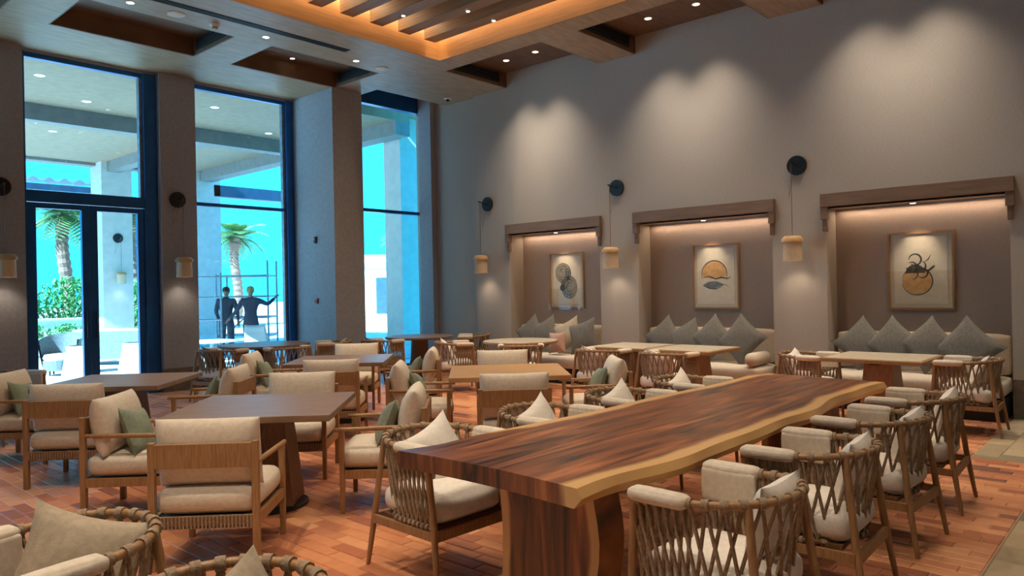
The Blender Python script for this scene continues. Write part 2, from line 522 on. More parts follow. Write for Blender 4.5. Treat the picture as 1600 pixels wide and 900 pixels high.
p2 = MB().bx(7.73, 8.37, 11.13, 12.75, 0, 5.21).build('wall_pier_2', PIER); struct(p2, 'deep plaster pier jutting out beside the corner window', 'wall')
jm = MB().bx(9.98, 10.10, 11.05, 11.42, 0, 5.6).build('wall_jamb', PIER); struct(jm, 'narrow plaster jamb in the corner beside the window', 'wall')
hd = MB().bx(-4.3, 7.73, 12.42, 12.75, 5.17, 5.8).bx(8.37, 10.4, 11.5, 11.7, 5.30, 5.8).build('wall_header', PIER); struct(hd, 'plaster header above the windows', 'wall')
bb = MB().bx(2.65, 3.30, 12.27, 12.3, 0, 0.38).bx(5.19, 5.82, 12.27, 12.3, 0, 0.38).bx(5.19, 5.21, 12.3, 12.4, 0, 0.38).bx(5.80, 5.82, 12.3, 12.4, 0, 0.38)
struct(bb.build('baseboard_front', SKIRT), 'dark stone skirting on the window piers', 'baseboard')

# ---- doors and windows
def glaze(root, x0, x1, y, z0, z1):
    return MB().bx(x0, x1, y-0.006, y+0.006, z0, z1).build('pane', GLASS, root)
def bar(root, name, x0, x1, y0, y1, z0, z1):
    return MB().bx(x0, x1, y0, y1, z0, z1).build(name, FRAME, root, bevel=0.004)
w1 = empty('window_1', (0, 0, 0)); struct(w1, 'glare-blue metal frame and tall transom light over the terrace doors', 'window')
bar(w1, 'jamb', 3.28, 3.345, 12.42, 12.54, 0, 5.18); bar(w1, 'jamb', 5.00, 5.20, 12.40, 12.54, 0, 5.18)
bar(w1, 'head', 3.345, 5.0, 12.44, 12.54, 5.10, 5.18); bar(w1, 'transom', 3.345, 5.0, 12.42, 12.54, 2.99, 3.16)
MB().bx(4.95, 5.0, 12.45, 12.54, 3.16, 5.1).build('glazing_bead', STEEL, w1)
glaze(w1, 3.345, 4.95, 12.5, 3.16, 5.10)
d1 = empty('door_1', (0, 0, 0)); struct(d1, 'glare-blue framed double glass door onto the terrace', 'door')
for (a, b) in ((3.35, 4.175), (4.18, 4.995)):
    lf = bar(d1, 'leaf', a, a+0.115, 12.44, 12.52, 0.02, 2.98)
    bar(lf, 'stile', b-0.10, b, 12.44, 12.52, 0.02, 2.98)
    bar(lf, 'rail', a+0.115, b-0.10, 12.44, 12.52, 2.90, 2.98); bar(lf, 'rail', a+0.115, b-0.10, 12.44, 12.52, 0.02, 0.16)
    glaze(lf, a+0.115, b-0.10, 12.48, 0.16, 2.90)
for sx_ in (4.12, 4.235):
    MB().tube([(sx_, 12.44, 0.95), (sx_, 12.39, 0.95), (sx_, 12.39, 1.35), (sx_, 12.44, 1.35)], 0.011, 8).build('pull_handle', BLACK, d1, smooth=True)
w2 = empty('window_2', (0, 0, 0)); struct(w2, 'glare-blue framed window with the palm and workers behind', 'window')
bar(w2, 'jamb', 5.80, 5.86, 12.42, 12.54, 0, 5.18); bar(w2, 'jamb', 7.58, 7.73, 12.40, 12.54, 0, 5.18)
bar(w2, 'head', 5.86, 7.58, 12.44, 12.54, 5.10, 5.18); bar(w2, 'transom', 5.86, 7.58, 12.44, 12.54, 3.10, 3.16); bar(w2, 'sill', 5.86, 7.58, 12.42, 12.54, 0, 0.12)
MB().bx(7.53, 7.58, 12.46, 12.54, 0.12, 5.1).build('glazing_bead', STEEL, w2)
glaze(w2, 5.86, 7.53, 12.5, 0.12, 3.10); glaze(w2, 5.86, 7.53, 12.5, 3.16, 5.10)
w3 = empty('window_3', (0, 0, 0)); struct(w3, 'glare-blue framed corner window beside the niche wall', 'window')
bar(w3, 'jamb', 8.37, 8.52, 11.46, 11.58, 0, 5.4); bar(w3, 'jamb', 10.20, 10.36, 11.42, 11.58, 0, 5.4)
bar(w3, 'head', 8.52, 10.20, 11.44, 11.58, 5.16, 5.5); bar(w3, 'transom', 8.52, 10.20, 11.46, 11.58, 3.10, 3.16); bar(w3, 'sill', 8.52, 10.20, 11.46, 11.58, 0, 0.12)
glaze(w3, 8.52, 10.20, 11.52, 0.12, 3.10); glaze(w3, 8.52, 10.20, 11.52, 3.16, 5.16)
for k_, (xa, xb) in enumerate(((0.75, 2.66), (-1.79, 0.13), (-4.2, -2.41))):   # the same bays go on along the terrace, left of the view
    w_ = empty('window_%d' % (4+k_), (0, 0, 0)); struct(w_, 'glare-blue framed terrace window left of the view, %s bay' % ['first', 'second', 'third'][k_], 'window')
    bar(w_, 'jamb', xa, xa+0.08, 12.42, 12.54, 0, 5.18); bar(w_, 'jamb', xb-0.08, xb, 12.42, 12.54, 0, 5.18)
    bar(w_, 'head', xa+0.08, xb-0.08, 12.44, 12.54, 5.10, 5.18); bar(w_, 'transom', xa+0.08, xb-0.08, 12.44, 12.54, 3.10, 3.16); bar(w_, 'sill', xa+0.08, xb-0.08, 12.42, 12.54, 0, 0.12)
    glaze(w_, xa+0.08, xb-0.08, 12.5, 0.12, 3.10); glaze(w_, xa+0.08, xb-0.08, 12.5, 3.16, 5.10)
struct(MB().bx(8.37, 10.4, 11.58, 12.75, 0, 0.02).build('floor_ledge', CONC), 'concrete ledge outside the corner window', 'floor')

# ================================================================== ceiling
SZ, CZ = 5.21, 5.48
cl = MB()
cxs = [(0.74, 2.71), (3.28, 5.25), (5.82, 7.80)]
cl.bx(-4.3, 8.45, 8.67, 9.86, SZ, CZ)
cl.bx(-4.3, 8.40, 11.12, 12.42, SZ, CZ)
cl.bx(8.45, 10.1, 9.02, 10.70, SZ, CZ)
prev = -4.3
for a, b in cxs + [(8.45, 0)]:
    cl.bx(prev, a, 9.86, 11.12, SZ, CZ) if prev != 7.80 else cl.bx(7.80, 8.45, 9.86, 10.70, SZ, CZ)
    prev = b
cl.bx(7.80, 8.40, 10.70, 11.12, SZ, CZ)
cl.bx(8.04, 8.50, -4.3, 8.67, SZ, CZ)
cl.bx(8.45, 8.5, 8.67, 9.02, SZ, CZ)
cys = [(6.95, 9.02), (4.12, 6.29), (1.27, 3.42), (-1.5, 0.62)]
edges = [9.02, 6.95, 6.29, 4.12, 3.42, 1.27, 0.62, -1.5, -4.3]
for hi, lo in ((6.95, 6.29), (4.12, 3.42), (1.27, 0.62), (-1.5, -4.3)):
    cl.bx(8.50, 10.0, lo, hi, SZ, CZ)
ceil = cl.build('ceiling', SOFFIT)
struct(ceil, 'veneered perimeter ceiling with recessed coffers', 'ceiling')
MB().bx(-4.3, 8.04, 8.70, 12.42, CZ, CZ+0.05).bx(8.04, 10.45, -4.3, 11.62, CZ, CZ+0.05).build('coffer_top', COFFER, ceil)
rl = MB()
for a, b in cxs:   # dark reveals lining each coffer
    rl.bx(a, b, 11.10, 11.12, SZ+0.004, CZ).bx(a, b, 9.86, 9.88, SZ+0.004, CZ).bx(a, a+0.02, 9.88, 11.10, SZ+0.004, CZ).bx(b-0.02, b, 9.88, 11.10, SZ+0.004, CZ)
for a, b in cys:
    rl.bx(8.5, 10.0, b-0.02, b, SZ+0.004, CZ).bx(8.5, 10.0, a, a+0.02, SZ+0.004, CZ).bx(8.5, 8.52, a, b, SZ+0.004, CZ)
rl.build('coffer_lining', COFFER, ceil)
# raised timber ceiling over the middle of the room
ct = MB().bx(-4.3, 8.07, -4.3, 8.70, 5.76, 5.82).build('ceiling_raised', RAFT)
struct(ct, 'raised timber ceiling deck above the oak rafters', 'ceiling')
fa = MB().bx(-4.3, 8.06, 8.64, 8.675, SZ-0.01, 5.76).bx(8.03, 8.065, -4.3, 8.64, SZ-0.01, 5.76).build('trim_2', FASCIA)
struct(fa, 'warm-lit oak fascia framing the raised ceiling', 'trim')
rf0 = None
for k in range(19):
    xx = 7.70-0.51*k
    if xx < -1.6: break
    if rf0 is None:
        rf0 = MB().bx(-0.11, 0.11, -4.2, 8.50, 5.40, 5.60).build('rafter', RAFT, ct); o = rf0
    else:
        o = rf0.copy(); COL.objects.link(o); o.parent = ct
    o.location.x = xx
struct(MB().bx(-4.5, 10.5, -4.5, 12.8, 5.84, 6.0).build('roof', CONC), 'flat concrete roof slab over the dining room', 'roof')

# ---- lamps
def spot(name, loc, power, angle=70, blend=0.6, col=(1.0, 0.88, 0.73), parent=None, tgt=None, r=0.04):
    ld = bpy.data.lights.new(name, 'SPOT')
    ld.energy = power; ld.spot_size = math.radians(angle); ld.spot_blend = blend; ld.color = col; ld.shadow_soft_size = r
    lo = bpy.data.objects.new(name, ld); COL.objects.link(lo)
    lo.location = loc
    if tgt is not None:
        lo.rotation_euler = (Vector(tgt)-Vector(loc)).to_track_quat('-Z', 'Y').to_euler()
    if parent is not None:
        lo.parent = parent
    return lo
def strip(name, loc, sx_, sy_, power, rot, col=(1.0, 0.72, 0.42), parent=None):
    ld = bpy.data.lights.new(name, 'AREA'); ld.shape = 'RECTANGLE'; ld.size = sx_; ld.size_y = sy_; ld.energy = power; ld.color = col
    lo = bpy.data.objects.new(name, ld); COL.objects.link(lo); lo.location = loc; lo.rotation_euler = rot
    if parent is not None: lo.parent = parent
    return lo
dl0 = None
def downlight(label, x, y, z, power, r=0.055, angle=80, col=(1.0, 0.88, 0.73), group='recessed downlights', blend=0.7, tgt=None, lampz=-0.03, soft=0.04):
    t = empty('downlight', (x, y, z))
    tag(t, label, 'downlight', group)
    MB().lathe([(r*0.78, -0.001), (r*0.80, -0.006), (r, -0.006), (r, -0.0005)], 20).build('bezel', WHITEP, t, smooth=True)
    MB().lathe([(0.0005, -0.004), (r*0.78, -0.004), (r*0.78, -0.0015)], 20).build('lens', LENS, t)
    if power: spot('downlight_lamp', (0, 0, lampz), power, angle, blend, col, t, None, soft)
    return t
# soffit downlights beside the windows
downlight('downlight in the soffit left of the smoke detector', 3.74, 9.60, SZ, 60)
downlight('downlight in the soffit between the two window coffers', 5.56, 9.57, SZ, 60)
downlight('downlight in the soffit near the inner corner, beside the round speaker', 7.12, 9.58, SZ, 60)
downlight('small downlight inside the second window coffer', 6.82, 10.92, CZ, 25, r=0.045)
# wall washers in the coffers along the niche wall
for lb, x, y in (('wall washer in the corner coffer, nearer the window', 9.45, 8.50), ('wall washer in the corner coffer, farther from the window', 9.45, 7.85),
                 ('wall washer in the middle coffer, left one', 9.45, 5.70), ('wall washer in the middle coffer, right one', 9.45, 4.93),
                 ('wall washer in the near coffer above the right niche, left one', 9.45, 2.85), ('wall washer in the near coffer above the right niche, right one', 9.45, 2.10),
                 ('wall washer in the coffer beyond the right edge', 9.45, -0.2)):
    downlight(lb, x, y, CZ, 200, r=0.06, angle=88, group='wall washers', blend=1.0, soft=0.12)
# small spots hanging below the rafters
for k, (x, y, pw_) in enumerate(((7.70, 7.15, 150), (7.19, 7.15, 0), (6.68, 7.9, 0), (6.17, 6.2, 150), (7.70, 4.2, 170), (5.15, 3.6, 190), (3.11, 5.1, 190), (3.11, 2.2, 130), (5.15, 1.2, 120), (1.07, 4.1, 340), (7.19, 1.9, 130), (3.11, 7.7, 120), (1.07, 1.6, 300), (5.15, 6.6, 120), (-0.97, 3.2, 260), (2.09, -0.2, 80))):  # last pair, out of view, is added to brighten the near chair backs
    t = empty('rafter_spot', (x, y, 5.40))
    tag(t, ['small spotlight under the last rafter near the niche wall', 'small spotlight under the second rafter from the niche wall', 'tiny spotlight under the third rafter, nearest the window'][k] if k < 3 else 'unseen small spotlight under an oak rafter overhead, beyond the top edge', 'spotlight', 'rafter spotlights')
    MB().lathe([(0.03, 0), (0.03, -0.03), (0.026, -0.034)], 16).build('housing', WHITEP, t, smooth=True)
    MB().lathe([(0.0005, -0.036), (0.025, -0.036), (0.025, -0.034)], 16).build('lens', LENS, t)
    if pw_: spot('rafter_spot_lamp', (0, 0, -0.06), pw_, 95, 0.8, (1.0, 0.83, 0.64), t, r=0.06)
# hidden LED coves: fascia strips and niche lintel strips
t = empty('led_cove', (0, 0, 0)); tag(t, 'warm LED strip hidden above the fascia of the raised ceiling', 'led strip')
MB().bx(2.0, 7.9, 8.565, 8.585, 5.735, 5.755).bx(7.955, 7.975, 1.0, 8.5, 5.735, 5.755).build('channel', STEEL, t)
strip('cove_lamp', (4.5, 8.575, 5.73), 7.0, 0.03, 85, (0, 0, 0), parent=t)
strip('cove_lamp', (7.965, 4.6, 5.73), 0.03, 7.6, 90, (0, 0, 0), parent=t)

# ---- ceiling fittings
def disc_fit(name, label, cat, x, y, z, r, h, m, grp=None):
    t = empty(name, (x, y, z)); tag(t, label, cat, grp)
    MB().lathe([(r, 0), (r, -h*0.5), (r*0.86, -h)], 24).build('rim', m, t, smooth=True)
    MB().lathe([(0.0005, -h*0.8), (r*0.8, -h*0.8), (r*0.8, -h*0.9)], 24).build('grille', WHITEP if m is not WHITEP else MOUNT, t)
    return t
disc_fit('ceiling_speaker', 'round ceiling speaker left of the smoke detector', 'speaker', 4.30, 9.59, SZ, 0.11, 0.012, MOUNT, 'ceiling speakers')
disc_fit('ceiling_speaker', 'round ceiling speaker near the inner corner of the soffit', 'speaker', 7.66, 9.62, SZ, 0.11, 0.012, MOUNT, 'ceiling speakers')
sd = empty('smoke_detector', (4.81, 9.57, SZ)); tag(sd, 'white domed smoke detector between coffer and slot vent', 'smoke detector')
MB().lathe([(0.065, 0), (0.065, -0.02), (0.05, -0.045)], 20).build('base', WHITEP, sd, smooth=True)
MB().lathe([(0.042, -0.045), (0.036, -0.075), (0.0005, -0.08)], 20).build('dome', TAUPE, sd, smooth=True)
dv = empty('dome_sensor', (9.72, 10.25, SZ)); tag(dv, 'small white sensor on the soffit in the corner', 'sensor')
MB().lathe([(0.075, 0), (0.075, -0.02), (0.05, -0.03)], 20).build('base', WHITEP, dv, smooth=True)
MB().lathe([(0.035, -0.03), (0.03, -0.06), (0.0005, -0.07)], 16).build('lens_dome', BLACK, dv, smooth=True)
sv = empty('slot_vent', (0, 0, 0)); tag(sv, 'long black linear slot vent in the soffit', 'vent')
MB().bx(1.2, 6.74, 9.20, 9.34, SZ-0.004, SZ).build('frame', DARKV, sv)
for q in (9.225, 9.27, 9.315): MB().bx(1.22, 6.72, q-0.006, q+0.006, SZ-0.010, SZ-0.004).build('slat', BLACK, sv)
def grille(label, x0, x1, y0, y1, z0, z1, along):
    t = empty('air_grille', ((x0+x1)/2, (y0+y1)/2, z0)); tag(t, label, 'vent', 'coffer air grilles')
    L = [MB().bx(x0, x1, y0, y1, z0, z1)]
    L[0].xf(Matrix.Translation((-(x0+x1)/2, -(y0+y1)/2, -z0))); L[0].build('backing', DARKV, t)
    for k in range(4):
        zc = (z1-z0)*(k+0.5)/4
        (MB().box((0, -0.012, zc), (x1-x0, 0.012, 0.008)) if along == 'x' else MB().box((-0.012, 0, zc), (0.012, y1-y0, 0.008))).build('slat', BLACK, t)
for k, (a, b) in enumerate(cxs[1:]):
    grille(['black air grille in the end of the first window coffer', 'black air grille in the end of the second window coffer'][k], b-0.035, b-0.021, 9.98, 10.98, 5.27, 5.44, 'y')
for k, (a, b) in enumerate(cys[:3]):
    grille(['black air grille at the end of the corner wall coffer', 'black air grille at the end of the middle wall coffer', 'black air grille at the end of the near wall coffer'][k], 8.66, 9.80, b-0.035, b-0.021, 5.27, 5.44, 'x')

# small devices on the deep pier
cp = empty('fire_call_point', (7.73, 11.72, 1.42)); tag(cp, 'small red fire call point on the side of the deep pier', 'call point')
MB().bx(-0.03, 0, -0.05, 0.05, -0.05, 0.05).build('body', RED, cp, bevel=0.005); MB().bx(-0.034, -0.03, -0.03, 0.03, -0.03, 0.02).build('window', BLACK, cp)
cp = empty('wall_sensor', (7.73, 11.72, 2.53)); tag(cp, 'small dark sensor high on the side of the deep pier', 'sensor')
MB().bx(-0.03, 0, -0.035, 0.035, -0.06, 0.06).build('body', BLACK, cp, bevel=0.005); MB().cyl((-0.032, 0, 0.02), (-0.05, 0, 0.02), 0.018, n=12).build('eye', WHITEP, cp)

# ================================================================== niches: lintels, benches, pictures, sconces
NN = ['left', 'middle', 'right']
for k, (a, b) in enumerate(NICHES):
    t = empty('niche_lintel', (10.0, (a+b)/2, 2.54)); tag(t, 'oak lintel with stepped corbels over the %s niche' % NN[k], 'lintel', 'niche lintels')
    h = (b-a)/2
    MB().bx(-0.07, 0.36, -h-0.05, h+0.05, 0.02, 0.19).build('beam', LINTEL, t, bevel=0.004)
    MB().bx(0.0, 0.37, -h, h, 0.0, 0.02).build('soffit_board', LINTEL, t)
    for s in (-1, 1):
        MB().bx(-0.06, 0.03, s*(h+0.05), s*(h-0.035), -0.14, 0.02).bx(-0.035, 0.03, s*(h+0.035), s*(h-0.02), -0.30, -0.14).build('corbel', LINTEL, t, bevel=0.004)
    yc = (a+b)/2
    ls = empty('niche_led', (10.30, yc, 2.52)); tag(ls, 'warm LED strip under the lintel of the %s niche' % NN[k], 'led strip', 'niche led strips')
    MB().bx(-0.012, 0.012, -h+0.05, h-0.05, 0.006, 0.02).build('channel', STEEL, ls)
    strip('niche_led_lamp', (0, 0, 0.004), 0.02, 2*h-0.15, 5.0, (0, 0, 0), (1.0, 0.72, 0.5), ls)
    ps = empty('picture_light', (10.10, yc+0.0, 2.538)); tag(ps, 'small spotlight in the lintel above the %s picture' % NN[k], 'spotlight', 'picture spotlights')
    MB().lathe([(0.045, 0), (0.045, -0.008), (0.032, -0.012)], 20).build('bezel', WHITEP, ps, smooth=True)
    MB().lathe([(0.0005, -0.013), (0.032, -0.013), (0.032, -0.012)], 20).build('lens', LENS, ps)
    spot('picture_lamp', (0, 0, -0.03), 24, 62, 0.9, (1.0, 0.78, 0.52), ps, None, 0.02).rotation_euler = (0, math.radians(-14), 0)

def ribbon(mb, pts, w, z):
    """flat ink stroke in the YZ plane of a picture at depth z (x local)"""
    n = len(pts)
    vs = []
    for i, p in enumerate(pts):
        a = pts[max(0, i-1)]; b = pts[min(n-1, i+1)]
        d = Vector((b[0]-a[0], b[1]-a[1])); d = d.normalized() if d.length else Vector((1, 0))
        nn = Vector((-d.y, d.x)); ww = w*(0.35+0.65*math.sin(PI*i/(n-1))) if n > 2 else w
        vs += [(z, p[0]+nn.x*ww/2, p[1]+nn.y*ww/2), (z, p[0]-nn.x*ww/2, p[1]-nn.y*ww/2)]
    mb.add(vs, [(2*i, 2*i+2, 2*i+3, 2*i+1) for i in range(n-1)])
def disc(mb, c, r, z, a0=0, a1=2*PI, n=28, sy=1.0):
    vs = [(z, c[0], c[1])] + [(z, c[0]+r*math.cos(a0+(a1-a0)*i/n), c[1]+sy*r*math.sin(a0+(a1-a0)*i/n)) for i in range(n+1)]
    mb.add(vs, [(0, i+1, i+2) for i in range(n)])
def arc(c, r, a0, a1, n=24, sy=1.0):
    return [(c[0]+r*math.cos(a0+(a1-a0)*i/n), c[1]+sy*r*math.sin(a0+(a1-a0)*i/n)) for i in range(n+1)]
PICS = [(7.985, 'framed ink drawing of coiled grey shells in the left niche'), (5.17, 'framed drawing of an ochre shell above a grey fish in the middle niche'), (2.40, 'framed drawing of tangled tentacles over an ochre disc in the right niche')]
for k, (yc, lb) in enumerate(PICS):
    t = empty('framed_picture', (10.37, yc, 1.70)); tag(t, lb, 'picture', 'niche pictures')
    W, Hh = 0.375, 0.49
    f = MB()
    f.bx(-0.035, 0, -W, W, Hh-0.025, Hh).bx(-0.035, 0, -W, W, -Hh, -Hh+0.025).bx(-0.035, 0, -W, -W+0.025, -Hh+0.025, Hh-0.025).bx(-0.035, 0, W-0.025, W, -Hh+0.025, Hh-0.025)
    f.build('frame', PFRAME, t)
    MB().bx(-0.012, -0.002, -W+0.025, W-0.025, -Hh+0.025, Hh-0.025).build('mount', MOUNT, t)
    MB().bx(-0.016, -0.012, -W+0.075, W-0.075, -Hh+0.075, Hh-0.075).build('paper', PAPER, t)
    z1, z2, z3 = -0.0172, -0.0180, -0.0188
    i1, i2, i3 = MB(), MB(), MB()   # light wash, colour wash, dark ink   (local y mirrored: +y is left in the photo)
    if k == 0:
        disc(i1, (0.08, 0.13), 0.17, z1); disc(i1, (-0.06, -0.12), 0.17, z1, sy=1.15); disc(i2, (0.04, -0.06), 0.09, z2); disc(i2, (-0.02, 0.14), 0.07, z2)
        for r in (0.17, 0.125, 0.08): ribbon(i3, arc((0.08, 0.13), r, 0.2, 5.6), 0.014, z3)
        for r in (0.17, 0.12, 0.07): ribbon(i3, arc((-0.06, -0.12), r, -2.4, 2.6, sy=1.15), 0.014, z3)
        disc(i3, (0.09, -0.13), 0.06, z3-0.0004); disc(i3, (-0.03, 0.03), 0.035, z3-0.0004)
        m1, m2 = INKL, BLUEI
    elif k == 1:
        disc(i1, (0.02, 0.03), 0.20, z2, 0, PI); disc(i1, (0.02, 0.035), 0.20, z2, PI, 2*PI, sy=0.35)
        pts = [(0.21, -0.13), (0.12, -0.085), (0.0, -0.07), (-0.08, -0.10), (-0.15, -0.13), (-0.23, -0.17), (-0.16, -0.12), (-0.08, -0.155), (0.02, -0.185), (0.13, -0.175)]
        i2.add([(z3, p[0], p[1]) for p in pts], [(0, 1, 9), (1, 2, 8, 9), (2, 3, 7, 8), (3, 4, 6, 7), (4, 5, 6)])
        ribbon(i3, arc((0.02, 0.03), 0.205, -0.3, PI+0.4), 0.016, z3-0.0004); ribbon(i3, [(0.21, -0.02), (0.10, 0.0), (0.0, -0.04), (-0.10, -0.02), (-0.2, -0.04), (-0.24, -0.01)], 0.02, z3-0.0004)
        ribbon(i3, [(0.2, -0.14), (0.1, -0.18), (0.0, -0.19), (-0.1, -0.16)], 0.016, z3-0.0008)
        m1, m2 = OCHRE, BLUEI
    else:
        disc(i1, (0.04, -0.13), 0.17, z1); disc(i2, (0.06, -0.03), 0.11, z2, 0, PI)
        ribbon(i3, arc((0.04, -0.13), 0.175, 0.2, 6.1), 0.014, z3)
        for c, r, a0, a1 in (((0.06, 0.14), 0.07, 0, 5.5), ((0.10, 0.05), 0.06, 1, 6.2), ((0.0, 0.06), 0.06, 2, 6.5), ((0.10, -0.04), 0.07, 0, 4.5), ((-0.02, -0.03), 0.06, 1, 5.5)):
            ribbon(i3, arc(c, r, a0, a1), 0.022, z3-0.0004)
        ribbon(i3, [(0.0, 0.02), (-0.08, -0.01), (-0.14, 0.04), (-0.16, 0.06)], 0.03, z3-0.0008); ribbon(i3, [(-0.04, 0.1), (-0.09, 0.14), (-0.12, 0.2)], 0.014, z3-0.0008)
        m1, m2 = OCHRE, INK
    i1.build('wash', m1, t); i2.build('wash', m2, t); i3.build('ink_lines', INK, t)
    if k != 1:
        fm = glass_mat('protective_film' if k == 0 else 'protective_film_2', (0.92, 0.90, 0.86, 1))
        ff = MB(); zt = -0.14 if k == 0 else 0.0
        n = 8; vs = []
        for i in range(n+1):
            for j in range(5):
                vs.append((-0.040-0.004*math.sin(3.1*i+2*j), -W-0.02+(2*W+0.04)*i/n, -Hh-0.03+(zt+Hh+0.03)*j/4))
        ff.add(vs, [(i*5+j, (i+1)*5+j, (i+1)*5+j+1, i*5+j+1) for i in range(n) for j in range(4)])
        ff.build('plastic_film', fm, t, smooth=True)

def sconce(label, loc, rz, L=0.22, dz=1.12):
    t = empty('cord_sconce', loc, rz); tag(t, label, 'wall lamp', 'cord wall lamps')
    # local -Y points away from the wall
    MB().cyl((0, 0, 0), (0, -0.035, 0), 0.13, n=32).build('wall_disc', BLACK, t, smooth=True)
    MB().cyl((0, -0.03, 0.0), (0, -L-0.04, 0.03), 0.011, n=10).build('arm', BLACK, t, smooth=True)
    MB().tube([(0, -L, 0.026), (0, -L, -dz+0.17)], 0.004, 6).build('cord', OAKD, t)
    MB().tube([(0, -L, 0.02), (-0.05, -L*0.6, -0.2), (-0.10, -0.05, -0.42), (-0.07, -0.02, -0.2), (0, -0.03, -0.05)], 0.002, 5).build('slack_cord', OAKD, t)
    MB().lathe([(0.03, 0.17), (0.10, 0.165), (0.138, 0.125), (0.138, 0.085), (0.104, 0.08)], 28, (0, -L, -dz)).build('cap', CAPW, t, smooth=True)
    MB().lathe([(0.116, 0.082), (0.122, -0.16), (0.117, -0.16), (0.111, 0.078)], 28, (0, -L, -dz)).build('shade', SHADE, t, smooth=True)
    MB().lathe([(0.0005, -0.05), (0.03, -0.055), (0.035, -0.09), (0.0005, -0.12)], 14, (0, -L, -dz)).build('bulb', LENS, t, smooth=True)
    spot('sconce_lamp', (0, -L, -dz-0.13), 9, 110, 0.8, (1.0, 0.80, 0.60), t, None, 0.03)
for lb, y in (('cord wall lamp left of the left niche', 9.52), ('cord wall lamp between the left and middle niches', 6.66), ('cord wall lamp between the middle and right niches', 3.78)):
    sconce(lb, (10.0, y, 3.15), -PI/2)
sconce('cord wall lamp on the pier at the left picture edge', (2.99, 12.3, 3.15), 0.0)
sconce('cord wall lamp on the pier between doors and window', (5.47, 12.3, 3.15), 0.0)

for k, (a, b) in enumerate(NICHES):
    t = empty('banquette', (10.0, (a+b)/2, 0)); tag(t, 'cream upholstered bench built into the %s niche' % NN[k], 'bench', 'niche benches')
    h = (b-a)/2-0.04
    MB().bx(-0.36, 0.36, -h, h, 0, 0.25).build('plinth', BASEM, t)
    cushion_mb(0.70, 2*h, 0.20, 0.06, 0.012, c=(-0.07, 0, 0.35)).build('seat', CUSH, t, smooth=True)
    cushion_mb(0.15, 2*h-0.02, 0.48, 0.05, 0.01, c=(0.27, 0, 0.69)).build('backrest', CUSH, t, smooth=True)
    if k > 0:
        bo = empty('bolster', (9.86, a+0.17, 0.548)); tag(bo, 'cream round bolster at the end of the %s bench' % NN[k], 'bolster', 'bench bolsters')
        MB().tube([(-0.30, 0, 0), (-0.285, 0, 0), (-0.24, 0, 0), (0.20, 0, 0), (0.24, 0, 0), (0.25, 0, 0)], [0.02, 0.07, 0.092, 0.092, 0.07, 0.02], 20).build('roll', CUSH, bo, smooth=True)
        for q in (-0.292, 0.245): MB().lathe([(0.0005, -0.006), (0.02, -0.004), (0.02, 0.004), (0.0005, 0.006)], 12).xf(Matrix.Translation((q, 0, 0)) @ Matrix.Rotation(PI/2, 4, 'Y')).build('button', TAUPE, bo)
# bench pillows (facing the room: rz=PI/2 turns local +Y to -X)
def bp(label, m, y, z=0.74, roll=45, x=10.04, w=0.53, lean=18, grp='bench pillows'):
    pillow(label, m, (x, y, z), PI/2, math.radians(lean), math.radians(roll), w, grp)
bp('grey-green pillow on its corner, far left on the right bench', GREY, 3.03, 0.79)
bp('grey-green pillow on its corner, second from left on the right bench', GREY, 2.64, 0.80, 50, 10.0)
bp('taupe grey pillow on its corner, third from left on the right bench', GREY, 2.24, 0.80, 42, 9.97)
bp('large grey-green pillow at the bolster end of the right bench', GREY, 1.83, 0.78, 48, 9.93, 0.57)
bp('grey pillow at the left end of the middle bench', GREY, 5.88, 0.78, 42)
bp('grey pillow second from the left on the middle bench', GREY, 5.50, 0.76, 28, 10.02)
bp('taupe pillow on its corner, third on the middle bench', GREY, 5.06, 0.80, 45, 9.99)
bp('dark grey pillow at the bolster end of the middle bench', GREY, 4.60, 0.79, 52, 9.95, 0.57)
bp('grey pillow at the left end of the left bench', GREY, 8.58, 0.78, 40)
bp('grey pillow second from the left on the left bench', GREY, 8.22, 0.78, 28, 10.02)
bp('taupe pillow third on the left bench', TAUPE, 7.72, 0.77, 25, 10.0)
bp('dark grey pillow at the right end of the left bench', GREY, 7.36, 0.76, 18, 9.94, 0.54)
bp('blush pillow lying low on the left bench behind the round table', PINK, 7.72, 0.66, 5, 9.72, 0.36, 10)

